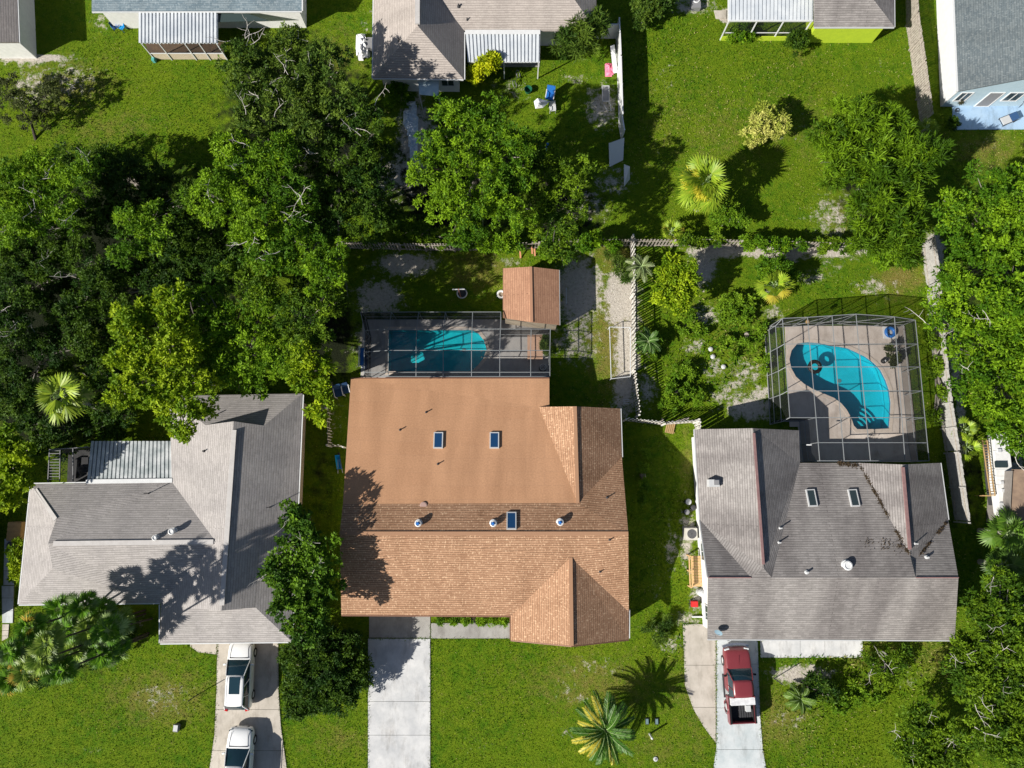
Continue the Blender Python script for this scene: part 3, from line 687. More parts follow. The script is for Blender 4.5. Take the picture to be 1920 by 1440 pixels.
def pan_roof(name, c0, c1, c2, c3, n, m, parent, depth=.11, groove=.32, th=.02):
    """metal pan roof: corners c0->c1 along the ribs' spacing, c3/c2 at the other end of the ribs"""
    A, B, C, D = P(*c0), P(*c1), P(*c2), P(*c3); mb = MB(); prof = []
    for k in range(n):
        prof += [(k, 0), (k + (1 - groove), 0), (k + (1 - groove) + .02, -depth), (k + .98, -depth)]
    prof.append((n, 0)); vs = []
    for u, z in prof:
        u = u / n
        for a, b in ((A, B), (D, C)): vs.append(a.lerp(b, u) + Vector((0, 0, z)))
    k0 = len(vs)
    vs += [Vector(v) - Vector((0, 0, th)) for v in vs]
    fs = []
    for i in range(len(prof) - 1):
        a = 2 * i; fs += [(a, a + 1, a + 3, a + 2), (k0 + a + 2, k0 + a + 3, k0 + a + 1, k0 + a), (a, a + 2, k0 + a + 2, k0 + a), (a + 1, k0 + a + 1, k0 + a + 3, a + 3)]
    mb.add(vs, fs); return mb.build(name, m, parent)
pan_roof('patio_roof', (171, 827, 2.5), (325, 827, 2.5), (325, 903, 2.72), (163, 904, 2.72), 21, M_OLDMETAL, t2)
MB().bar(P(161, 903, 2.76), P(323, 901, 2.76), .3, .03).build('flashing', M_WHITE, t2)
mb = MB()
for a, b in (((93, 843), (166, 838)), ((93, 843), (90, 904)), ((113, 841), (112, 903)), ((137, 840), (137, 903))): mb.bar(P(*a, 2.3), P(*b, 2.3), .05, .08)
for a in ((93, 843), (164, 838)): mb.bar(P(*a, 2.3), P(*a, 2.3) * 1.0 - Vector((0, 0, 2.3)), .07)
for k in range(11): mb.bar(P(93, 845 + k * 5.4, 2.34), P(111, 845 + k * 5.4, 2.34), .04, .02)
mb.build('patio_frame', M_GREY, t2)
q = [P(93, 843, 2.28), P(165, 838, 2.28), P(162, 903, 2.28), P(90, 904, 2.28)]
MB().add(q, [(0, 1, 2, 3)]).build('roof_screen', M_SCREEN, t2)
MB().add([q[0], q[1], Vector((q[1].x, q[1].y, 0)), Vector((q[0].x, q[0].y, 0)), q[3], Vector((q[3].x, q[3].y, 0))], [(0, 1, 2, 3), (4, 0, 3, 5)]).build('wall_screen', M_SCREEN, t2)
mb = MB(); mb.prism([Vector((p.x, p.y, 0)) for p in q], .02, .07); mb.build('patio_floor', mat('dark_slab', (.05, .05, .055), (.09, .09, .09), scale=1.5, rough=.8), t2)  # near-black slab colour makes the enclosure look shaded
mb = MB(); c_ = (q[0] + q[2]) / 2; mb.box((c_.x + .5, c_.y + .1, .45), (.9, 1.1, .7)).box((c_.x - .7, c_.y - .2, .3), (.5, 1.4, .4)); mb.build('dark_filler_bench', M_DARKG, t2)  # dark filler boxes added to darken the enclosure
mb = MB()
for a in ((173, 828), (250, 828), (323, 828)):
    p = P(*a, 2.42); mb.bar(p, Vector((p.x, p.y, 0)), .09)
mb.build('patio_post', M_WHITE, t2)

# ---- the weathered grey house on the right
M3 = 4.7
V3 = dict(a=(1303, 805, Z), b=(1412, 803, 4.65), c=(1498, 807, Z), d=(1500, 868, Z), re=(1432, 1066, 4.85), rm=(1408, 1083, M3), rn=(1447, 1083, M3), x=(1313, 975, Z), rl=(1328, 1083, M3),
          k=(1610, 868, Z), q=(1706, 1040, 4.32), p=(1692, 871, 4.25), pe=(1763, 868, Z), pf=(1778, 975, Z), pg=(1714, 1052, 4.15), ph=(1717, 1083, M3), pi=(1797, 1083, M3), sr=(1790, 1200, Z), sl=(1327, 1198, Z))
t3 = thing('weathered_house', 'house with a stained brown-grey shingle roof and faded red flashing, behind the maroon pickup', 'house', centre(V3))
r3 = roof_part('roof', V3, [('a', 'b', 're', 'rm', 'x'), ('rm', 're', 'rn'), ('b', 'c', 'd', 'rn', 're'), ('d', 'k', 'q', 'ph', 'rn'), ('k', 'p', 'q'), ('p', 'pe', 'pf', 'pg', 'q'), ('q', 'pg', 'ph'), ('pf', 'pi', 'ph', 'pg'), ('x', 'rm', 'rl'), ('rl', 'rm', 'rn', 'ph', 'pi', 'sr', 'sl')], M_BROWNGREY, t3)
B3 = roof_bvh([r3])
walls([(1303, 805), (1498, 807), (1500, 868), (1763, 868), (1778, 975), (1790, 1200), (1327, 1198), (1313, 975)], t3, [r3], M_WHITEWALL, over=.4, windows=[(0, .3, 1.2, .9, 1.1, 'window'), (0, .85, 1.0, 1.0, 1.0, 'window')])
cap((1413, 812, 4.65), (1431, 1058, 4.84), M_REDTRIM, t3, .16, .08, .05, 'ridge_flashing')
cap((1692, 876, 4.25), (1705, 1030, 4.31), M_REDTRIM, t3, .2, .1, .06, 'ridge_flashing')
cap((1328, 1083, M3), (1408, 1083, M3), M_REDTRIM, t3, .07, .06, .03, 'ridge_flashing')
cap((1717, 1083, M3), (1797, 1083, M3), M_REDTRIM, t3, .07, .06, .03, 'ridge_flashing')
edge_board([(1303, 805, Z), (1313, 975, Z), (1328, 1083, M3)], M_LGREY, t3, outv=(-.05, 0))
edge_board([(1327, 1198, Z), (1790, 1200, Z)], M_LGREY, t3, outv=(0, -.06))
edge_board([(1763, 868, Z), (1778, 975, Z)], M_LGREY, t3, outv=(.06, 0))
for x, y in ((1521, 934), (1600, 934)): skylight(B3, x, y, .62, 1.2, t3, M_SKYGD, M_LGREY, rz=R(2))
round_vent(B3, 1587, 1060, t3, .3, .32, inner=None)
p, n = hit(B3, 1335, 906); MB().box(p + Vector((0, 0, .3)), (.72, .5, .62)).build('vent_housing', M_LGREY, t3); MB().box(p + Vector((.14, .04, .62)), (.34, .34, .1)).build('vent_lid', M_GREY, t3)
for x, y in ((1462, 990), (1460, 1017), (1715, 1019)): pipe(B3, x, y, .45, .045, t3, M_LGREY)
for x, y in ((1737, 1045), (1512, 1073)): pipe(B3, x, y, .32, .07, t3, M_LGREY)
p, n = hit(B3, 1350, 1180)
dish = MB()
for k in range(6): pass
Md = Matrix.Rotation(R(-35), 3, 'Z') @ Matrix.Rotation(R(50), 3, 'X')
vs = []; fs = []; c = p + Vector((-.2, -.1, .38))
for i in range(5):
    r = .07 * i
    for j in range(16):
        a = 2 * math.pi * j / 16; vs.append(c + Md @ Vector((r * math.cos(a), r * math.sin(a) * .9, r * r * .8)))
for i in range(4):
    for j in range(16): fs.append((i * 16 + j, i * 16 + (j + 1) % 16, (i + 1) * 16 + (j + 1) % 16, (i + 1) * 16 + j))
td = thing('satellite_dish', 'grey-blue satellite dish on the roof corner above the maroon pickup', 'satellite dish', p)
MB().add(vs, fs).build('reflector', mat('dish_grey_blue', (.16, .24, .30), rough=.5), td)
MB().tube([p, p + Vector((0, 0, .34)), c], .025, 6).tube([c + Md @ Vector((0, -.4, .1)), c + Md @ Vector((0, -.1, .5))], .015, 6).build('mast', M_GREY, td)

def roof_litter(bvh, path, n, seed, wd=.12):
    rng = np.random.default_rng(seed); pts = []; k = len(path) - 1
    cl = rng.random(max(3, n // 22))
    for i in range(n):
        t = cl[rng.integers(len(cl))] + rng.normal() * .02; t = min(max(t, 0), .999) * k; a, b = path[int(t)], path[int(t) + 1]; f = t - int(t)
        px = a[0] + (b[0] - a[0]) * f + rng.normal() * wd * 26 * .5; py = a[1] + (b[1] - a[1]) * f + rng.normal() * wd * 26 * .5
        q, nn = hit(bvh, px, py); pts.append(np.array(q) + np.array((0, 0, .02 + .04 * rng.random())))
    B = np.array(pts); d = unit(rng.normal(size=(n, 3)) * np.array([1, 1, .35])); wv = unit(np.cross(d, rng.normal(size=(n, 3)) * .4 + np.array([0, 0, 1])))
    c = np.array((.05, .035, .02)) * (1 + rng.random((n, 1))); o = link('leaf_litter', leaf_mesh(B, d, wv, rng.uniform(.06, .14, n), np.full(n, .03), c), M_LEAF)
    return tag(o, None, None, kind='stuff')
tag(roof_litter(B3, [(1612, 872), (1705, 1040)], 500, 1), 'dead leaves caught along the long roof valley of the weathered house', 'leaves')
tag(roof_litter(B3, [(1777, 976), (1716, 1050)], 260, 2), 'dead leaves caught in the short right valley of the weathered house', 'leaves')
tag(roof_litter(B3, [(1570, 868), (1612, 874)], 260, 3, .16), 'brown leaves heaped at the rear eave of the weathered house by the cage', 'leaves')
tag(roof_litter(B3, [(1625, 1018), (1690, 1022)], 120, 4, .5), 'scattered dead leaves on the rear slope below the long valley', 'leaves')
# ---- houses along the top of the photograph
V4 = dict(sw=(699, 146, Z), se=(869, 148, Z), r=(783, 48, 4.9), rn=(783, -160, 4.9), nw=(702, -160, Z), ve=(870, 57, Z), v=(793, -42, 4.55), be=(1118, 57, Z), br=(1048, -42, 4.55), bn=(1118, -150, Z), bw=(793, -150, Z + .3))
t4 = thing('taupe_roofed_house', 'light taupe hipped house at the top centre with a metal patio roof', 'house', centre(V4))
r4 = roof_part('roof', V4, [('sw', 'se', 'r'), ('nw', 'sw', 'r', 'rn'), ('r', 'se', 've', 'v', 'rn'), ('ve', 'be', 'br', 'v'), ('be', 'bn', 'br'), ('v', 'br', 'bn', 'bw')], M_TOPGREY, t4)
B4 = roof_bvh([r4])
walls([(699, 146), (869, 148), (870, 57), (1118, 57), (1118, -150), (702, -150)], t4, [r4], M_WHITEWALL, over=.5, windows=[(2, .8, 1.2, .9, 1.1, 'window'), (0, .86, 1.0, .9, 1.1, 'window')])
cap((783, -20, 4.9), (783, 46, 4.9), M_CAP, t4, .34, .12, .06)
edge_board([(699, 146, Z), (869, 148, Z)], M_WHITE, t4, outv=(0, -.05)); edge_board([(870, 148, Z), (870, 60, Z)], M_WHITE, t4, outv=(.05, 0)); edge_board([(699, 146, Z), (701, -30, Z)], M_WHITE, t4, outv=(-.05, 0))
pan_roof('patio_roof', (873, 58, 2.68), (1013, 58, 2.68), (1012, 116, 2.45), (877, 116, 2.45), 20, M_METALROOF, t4)
MB().bar(P(872, 60, 2.72), P(1013, 60, 2.72), .35, .03).build('flashing', M_WHITE, t4)
mb = MB()
for x in (880, 945, 1010): p = P(x, 115, 2.38); mb.bar(p, Vector((p.x, p.y, 0)), .08)
mb.bar(P(877, 116, 2.34), P(1012, 116, 2.34), .08, .12); mb.build('patio_post', M_WHITE, t4)
mb = MB()
for k in range(3):
    mb.add(at([(784, 149), (822, 150), (822, 179), (785, 177)], 2.3 + k * .01)[:0], [])
mb.prism(at([(784, 148), (823, 150), (822, 180), (786, 177)], 2.25), 2.2, 2.24)
tb = mb.build('awning', mat('pale_blue_polycarbonate', (.36, .50, .56), (.50, .60, .64), scale=3, rough=.3), t4)
for a in ((786, 177), (822, 179)): p = P(*a, 2.2); MB().bar(p, Vector((p.x, p.y, 0)), .05).build('awning_post', M_ALU, t4)
pipe(B4, 860, 12, .3, .06, t4); pipe(B4, 876, 37, .3, .04, t4); pipe(B4, 748, 76, .3, .04, t4)

V5 = dict(s1=(172, 21, Z), s2=(566, 20, Z), n2=(566, -110, 4.7), n1=(172, -110, 4.7), b1=(172, -240, Z), b2=(566, -240, Z))
t5 = thing('blue_grey_roofed_house', 'white-walled house with a long blue-grey roof and striped porch roof, top left', 'house', centre(V5))
r5 = roof_part('roof', V5, [('s1', 's2', 'n2', 'n1'), ('n1', 'n2', 'b2', 'b1')], M_BLUEGREY, t5)
walls([(172, 21), (566, 20), (566, -240), (172, -240)], t5, [r5], M_WHITEWALL, over=.4)
edge_board([(172, 21, Z), (566, 20, Z)], M_WHITE, t5, outv=(0, -.05)); edge_board([(566, 20, Z), (566, -110, 4.7)], M_LGREY, t5, name='rake_board', outv=(.05, 0), w=.1, h=.2)
pan_roof('porch_roof', (260, 23, 2.62), (408, 23, 2.62), (408, 80, 2.4), (260, 80, 2.4), 22, M_METALROOF, t5, depth=.13, groove=.42)
mb = MB()
for x in (264, 297, 345, 372, 405): p = P(x, 80, 2.3); mb.bar(p, Vector((p.x, p.y, 0)), .07)
mb.bar(P(264, 80, 2.28), P(405, 80, 2.28), .07, .12); a, b = P(264, 80, 2.3), P(405, 80, 2.3)
mb.bar(Vector((a.x, a.y, .9)), Vector((b.x, b.y, .9)), .06); mb.build('porch_frame', M_WHITE, t5)
MB().add([Vector((a.x, a.y + .02, 0.05)), Vector((b.x, b.y + .02, .05)), Vector((b.x, b.y + .02, .86)), Vector((a.x, a.y + .02, .86))], [(0, 1, 2, 3)]).build('kick_panel', M_CREAM, t5)
MB().add([Vector((a.x, a.y + .01, 0.9)), Vector((b.x, b.y + .01, .9)), Vector((b.x, b.y + .01, 2.25)), Vector((a.x, a.y + .01, 2.25))], [(0, 1, 2, 3)]).build('screen', M_SCREEN, t5)
mb = MB()
p = P(480, 24, 2.5); mb.prism([P(408, 24, 2.5), P(462, 24, 2.5), P(505, 39, 2.4), P(408, 42, 2.4)], 2.4, 2.44)
mb.build('side_canopy', mat('dull_grey_green', (.035, .055, .055), rough=.6), t5)

V6 = dict(a=(35, 79, Z), b=(27, -130, Z), c=(-90, -130, 4.4), d=(-90, 79, 4.4), e=(-220, 79, Z), f=(-220, -130, Z))
t6 = thing('corner_house', 'white-walled house with a brownish roof in the top left corner', 'house', P(10, 40))
r6 = roof_part('roof', V6, [('a', 'b', 'c', 'd'), ('c', 'd', 'e', 'f')], M_TOPGREY, t6)
walls([(35, 79), (27, -130), (-220, -130), (-220, 79)], t6, [r6], M_WHITEWALL, over=.35)
edge_board([(35, 79, Z), (27, -130, Z)], M_WHITE, t6, outv=(.05, 0)); 

V7 = dict(a=(1527, 50, Z), b=(1677, 50, Z), c=(1600, -50, 4.4), d=(1527, -50, 4.4), e=(1675, -170, Z), f=(1600, -90, 4.4), g=(1527, -170, Z), h=(1527, -90, 4.4))
t7 = thing('lime_green_house', 'lime green house with a brown-grey hipped roof and a screened patio at the top edge', 'house', P(1590, 40))
r7 = roof_part('roof', V7, [('a', 'b', 'c', 'd'), ('b', 'e', 'f', 'c'), ('d', 'c', 'f', 'h'), ('h', 'f', 'e', 'g')], M_BROWNGREY, t7)
walls([(1527, 50), (1677, 50), (1675, -170), (1527, -170)], t7, [r7], M_LIME, over=.42)
edge_board([(1527, 50, Z), (1677, 50, Z)], M_LGREY, t7, outv=(0, -.05)); edge_board([(1677, 50, Z), (1676, -60, Z)], M_LGREY, t7, outv=(.05, 0))
pan_roof('patio_roof', (1366, -60, 2.75), (1526, -60, 2.75), (1524, 38, 2.5), (1366, 38, 2.5), 22, M_METALROOF, t7, depth=.08, groove=.25)
mb = MB()
for x in (1367, 1420, 1470, 1522): p = P(x, 39, 2.44); mb.bar(p, Vector((p.x, p.y, 0)), .08)
mb.bar(P(1366, 39, 2.42), P(1524, 39, 2.42), .1, .14); a, b = P(1367, 39, 2.4), P(1522, 39, 2.4)
mb.bar(Vector((a.x, a.y, .9)), Vector((b.x, b.y, .9)), .05)
for x in (-60, -10): pass
aw = P(1366, -60, 2.6); mb.bar(P(1366, 39, 2.42), aw, .1, .14)
mb.build('patio_frame', M_WHITE, t7)
MB().add([Vector((a.x, a.y + .03, .05)), Vector((b.x, b.y + .03, .05)), Vector((b.x, b.y + .03, 2.35)), Vector((a.x, a.y + .03, 2.35))], [(0, 1, 2, 3)]).build('screen', M_SCREEN, t7)
MB().prism([Vector((a.x, a.y - .02, 0)), Vector((b.x, b.y - .02, 0)), Vector((b.x, b.y - .1, 0)), Vector((a.x, a.y - .1, 0))], 0, .5).build('knee_wall', M_LIME, t7)

V8 = dict(a=(1783, -150, Z), b=(1797, 171, Z), c=(1995, 134, 5.0), d=(1990, -150, 5.0), e=(2200, 171, Z), f=(2200, -150, Z))
t8 = thing('slate_roofed_house', 'pale blue house with a slate grey roof and a painted patio, top right corner', 'house', P(1850, 60))
r8 = roof_part('roof', V8, [('a', 'b', 'c', 'd'), ('c', 'd', 'f', 'e')], M_DARKGREY, t8)
walls([(1783, -150), (1797, 171), (2200, 171), (2200, -150)], t8, [r8], M_PALEBLUE, over=.25, windows=[(1, .055, .9, .9, 1.2, 'window'), (1, .2, 1.1, .1, 2.0, 'door'), (1, .3, 1.2, .9, 1.2, 'window')])
mb = MB(); a, b = P(1783, -150, Z), P(1797, 171, Z)
mb.bar(a + Vector((-.08, 0, -.08)), b + Vector((-.08, 0, -.08)), .16, .14); mb.build('gutter', M_WHITE, t8)
a, b = [Vector((p.x - .0, p.y, 0)) for p in (P(1783, -150, Z), P(1797, 171, Z))]
MB().prism([a + Vector((.22, 0, 0)), b + Vector((.22, .22, 0)), b + Vector((.27, .22, 0)), a + Vector((.27, 0, 0))], .02, 2.5).build('siding', M_WHITE, t8)

V9 = dict(a=(-45, 930, Z), b=(-58, 1178, Z), c=(-170, 1178, 4.3), d=(-160, 930, 4.3))
t9 = thing('neighbouring_house', 'edge of a grey-walled house cut off by the left side of the photo', 'house', P(0, 1050))
r9 = roof_part('roof', V9, [('a', 'b', 'c', 'd')], M_TOPGREY, t9)
walls([(-45, 930), (-58, 1178), (-170, 1178), (-160, 930)], t9, [r9], M_GREYWALL, over=.15)

V10 = dict(a=(1899, 880, 2.4), b=(1893, 985, 2.4), c=(2020, 985, 3.5), d=(2020, 880, 3.5))
t10 = thing('brown_roofed_shed', 'brown-roofed lean-to beside the white camper trailer at the right edge', 'shed', P(1950, 930))
r10 = roof_part('roof', V10, [('a', 'b', 'c', 'd')], mat('brown_felt', (.24, .17, .12), (.17, .12, .09), scale=2, rough=.9), t10)
walls([(1899, 880), (1893, 985), (2020, 985), (2020, 880)], t10, [r10], M_GREYWALL, over=.1)

# ---- garden shed behind the cage
V11 = dict(a=(943, 503, 2.3), b=(995, 500, 2.95), c=(1048, 506, 2.3), d=(1049, 609, 2.3), e=(997, 604, 2.95), f=(943, 596, 2.3))
t11 = thing('garden_shed', 'small brown gabled garden shed behind the pool cage', 'shed', centre(V11))
r11 = roof_part('roof', V11, [('a', 'b', 'e', 'f'), ('b', 'c', 'd', 'e')], M_SHEDR, t11, .08)
walls([(943, 503), (1048, 506), (1049, 609), (943, 596)], t11, [r11], M_CREAM, over=.15)
edge_board([(1048, 506, 2.3), (1049, 609, 2.3)], M_LGREY, t11, outv=(.03, 0), w=.05)
cap((995, 500, 2.95), (997, 604, 2.95), M_SHEDR, t11, .2, .03, .012)

# ------------------------------------------------------------------ pool cages
def cage(name, label, nodes, rows, cols, skip=(), bw=.042, diag=()):
    base = sum((P(*nodes[k]) for k in nodes), Vector()) / len(nodes); base.z = 0
    t = thing(name, label, 'pool cage', base); W3 = {k: P(*nodes[k]) for k in nodes}
    cells = [(r, c) for r in range(rows - 1) for c in range(cols - 1) if all((r + i, c + j) in nodes for i in (0, 1) for j in (0, 1))]
    edges = {}
    sm = MB()
    for r, c in cells:
        q = [(r, c), (r, c + 1), (r + 1, c + 1), (r + 1, c)]
        sm.add([W3[k] for k in q], [(0, 1, 2, 3)])
        for a, b in zip(q, q[1:] + q[:1]): edges[frozenset((a, b))] = edges.get(frozenset((a, b)), 0) + 1
    sm.build('roof_screen', M_SCREEN, t)
    bm_ = MB()
    for e in edges:
        a, b = tuple(e); bm_.bar(W3[a], W3[b], bw, bw)
    bm_.build('roof_beams', M_CAGE, t)
    ws = MB(); perim = [tuple(e) for e in edges if edges[e] == 1]; posts = set(); rails = MB()
    for a, b in perim:
        if a[0] == rows - 1 and b[0] == rows - 1: continue
        A, B = W3[a], W3[b]; ws.add([Vector((A.x, A.y, .05)), Vector((B.x, B.y, .05)), B, A], [(0, 1, 2, 3)]); posts.update((a, b))
        rails.bar(Vector((A.x, A.y, 1.0)), Vector((B.x, B.y, 1.0)), .04); rails.bar(Vector((A.x, A.y, .08)), Vector((B.x, B.y, .08)), .05)
        if (a, b) in diag or (b, a) in diag: rails.bar(Vector((A.x, A.y, .1)), B, .035)
    ws.build('wall_screen', M_SCREEN, t); rails.build('rails', M_GREYALU, t)
    for k in sorted(posts):
        p = W3[k]; MB().bar(p, Vector((p.x, p.y, 0)), bw).build('post', M_CAGE, t)
    return t
xs0 = [676, 734, 785, 835, 886, 939]; xs1 = [684, 729, 781, 832, 885, 938, 996, 1032]; N1 = {}
for c, x in enumerate(xs0): N1[(0, c)] = (x, 585, 2.5)
ys = {1: 617, 2: 657, 3: 698, 4: 706}
for r in (1, 2, 3, 4):
    for c, x in enumerate(xs1): N1[(r, c)] = ({1: x, 2: x - 1, 3: x - 1, 4: x - 1}[r], ys[r] + (3 if c == 0 and r < 3 else 0), (2.9 if r < 4 else 2.75) - (.35 if c in (0,) else 0) - (.3 if c == 7 else 0))
cg1 = cage('pool_cage', 'flat screened pool cage joined to the rear of the orange-roofed house', N1, 5, 8)
N2 = {}; ry = [597, 645, 688, 733, 783, 830, 864]
cx2 = [(1454, 1470, 2.35), (1467, 1487, 3.0), (1514, 1537, 3.1), (1560, 1583, 3.2), (1605, 1632, 3.25), (1677, 1697, 3.1), (1716, 1742, 2.6)]
for r, y in enumerate(ry):
    for c, (xa, xb, z) in enumerate(cx2):
        if c <= 1 and r > 4: continue
        f = (y - 597) / 267
        dy = 0
        if r == 0: dy = [6, 0, -2, -5, -8, -3, 3][c]
        if c == 0: dy += 8
        N2[(r, c)] = (xa + (xb - xa) * f, y + dy, z - (.2 if r == 6 else 0))
cg2 = cage('pool_cage', 'large screened pool cage with grey framing behind the weathered grey house', N2, 7, 7, diag=[((0, c), (0, c + 1)) for c in range(6)])

# ------------------------------------------------------------------ fences
def fence(label, pts, h, pw, gap, m, kind='picket', name='picket_fence', group=None, posts=2.4, th=.02):
    W3 = [P(x, y) for x, y in pts]; t = thing(name, label, 'fence', W3[0], group); mb = MB(); rls = []; rng = random.Random(len(pts) * 7 + int(pts[0][0]))
    for a, b in zip(W3, W3[1:]):
        d = b - a; L = d.length; u = d / L; ang = math.atan2(u.y, u.x); n = int(L / (pw + gap)); nn = Vector((-u.y, u.x, 0))
        if kind == 'solid': mb.box((a + b) / 2 + Vector((0, 0, h / 2 + .03)), (L, th, h - .06), ang)
        else:
            for k in range(n):
                if pw < .15 and rng.random() < .03: continue
                c = a + u * ((k + .5) * (pw + gap)); hh = h + rng.uniform(-.03, .03)
                mb.box(c + nn * (.05 * (1 if k % 2 else -.3)) * (1 if m is M_FENCEWH else 0) + Vector((0, 0, hh / 2 + .03)), (pw, th * (1.6 if m is M_FENCEWH else 1), hh), ang + rng.uniform(-.04, .04), rx=rng.uniform(-.02, .02))
        for z in ((.35, h - .3) if kind != 'solid' else (.06, h)):
            rl = MB(); rls.append(rl); rl.bar(a - nn * (.035 if kind != 'solid' else 0) + Vector((0, 0, z)), b - nn * (.035 if kind != 'solid' else 0) + Vector((0, 0, z)), .035 if kind != 'solid' else .09, .08 if kind != 'solid' else .06)
        np_ = max(1, round(L / posts))
        for k in range(np_ + 1):
            c = a + u * (L * k / np_) - nn * (.07 if kind != 'solid' else 0)
            MB().box(c + Vector((0, 0, (h + .08) / 2)), (.1, .1, h + .08), ang).build('post', m, t)
    mb.build('pickets' if kind != 'solid' else 'panel', m, t)
    for q in rls: q.build('rail', m if kind == 'solid' else M_FENCEW, t)
    return t
fence('whitewashed picket fence running between the shed yard and the weedy yard', [(1182, 455), (1183, 560), (1184, 700), (1193, 782)], 1.75, .09, .11, M_FENCEWH)
fence('short whitewashed fence between the orange-roofed and weathered grey houses', [(1168, 788), (1240, 796), (1300, 792)], 1.7, .09, .05, M_FENCEWH, name='picket_fence')
fence('whitewashed gate-side fence beside the weathered house corner', [(1302, 790), (1303, 815)], 1.7, .09, .05, M_FENCEWH)
fence('old grey picket fence half hidden by trees north of the orange house pool', [(650, 466), (800, 470), (960, 470)], 1.6, .12, .10, M_FENCEW)
fence('grey picket fence behind the garden shed up to the white fence corner', [(960, 470), (1060, 462), (1180, 462)], 1.6, .12, .12, M_FENCEW)
fence('long grey picket fence along the back of the weedy yard', [(1186, 462), (1330, 462), (1480, 466), (1600, 470)], 1.6, .13, .13, M_FENCEW)
fence('leaning weathered wooden fence between the lime green and slate-roofed houses', [(1696, -60), (1699, 50), (1712, 140), (1725, 235)], 1.85, .16, .035, M_FENCEW, name='wooden_fence')
fence('tall white vinyl fence with dark shadow beside the top centre yard', [(1155, 62), (1158, 130), (1161, 235)], 1.85, .1, .1, M_VINYL, 'solid', name='vinyl_fence', th=.04)
fence('short white vinyl fence joining the top centre house', [(1118, 72), (1154, 72)], 1.8, .1, .1, M_VINYL, 'solid', name='vinyl_fence', th=.04)
fence('narrow leftover white vinyl fence section beside the fallen panel', [(1161, 237), (1165, 262)], 1.6, .1, .1, M_VINYL, 'solid', name='vinyl_fence', th=.04)
fence('long pale board fence beside the large pool cage', [(1728, 460), (1738, 540), (1745, 640), (1758, 760), (1772, 850), (1790, 978)], 1.85, .2, .004, mat('bleached_boards', (.40, .39, .37), (.29, .28, .27), scale=4, rough=.85), name='board_fence')
# fallen vinyl panels
mb = MB(); a, b, c, d = P(1143, 268, 1.2), P(1170, 258, 1.0), P(1168, 300, .12), P(1144, 312, .12)
def slab4(mb, q, th=.04):
    n = (q[1] - q[0]).cross(q[3] - q[0]).normalized() * th
    mb.add([v for v in q] + [v - n for v in q], [(0, 1, 2, 3), (7, 6, 5, 4), (0, 4, 5, 1), (1, 5, 6, 2), (2, 6, 7, 3), (3, 7, 4, 0)])
slab4(mb, [a, b, c, d]); mb.bar(a, d, .12, .12)
single('fence_panel', mb, M_VINYL, 'broken white fence panel tilted over with a post along its left edge', 'fence panel', P(1155, 290), 'fallen white fence panels')
mb = MB(); slab4(mb, [P(1170, 308, 1.0), P(1181, 312, 1.0), P(1181, 336, .1), P(1170, 350, .1)])
single('fence_panel', mb, M_VINYL, 'narrow white fence panel lying alone south of the tilted panel', 'fence panel', P(1175, 330), 'fallen white fence panels')
# side gate enclosure west of the orange house
fence('small white slatted side-yard fence beside the orange-roofed house', [(620, 768), (622, 836), (650, 838)], 1.2, .06, .16, M_FENCEWH)

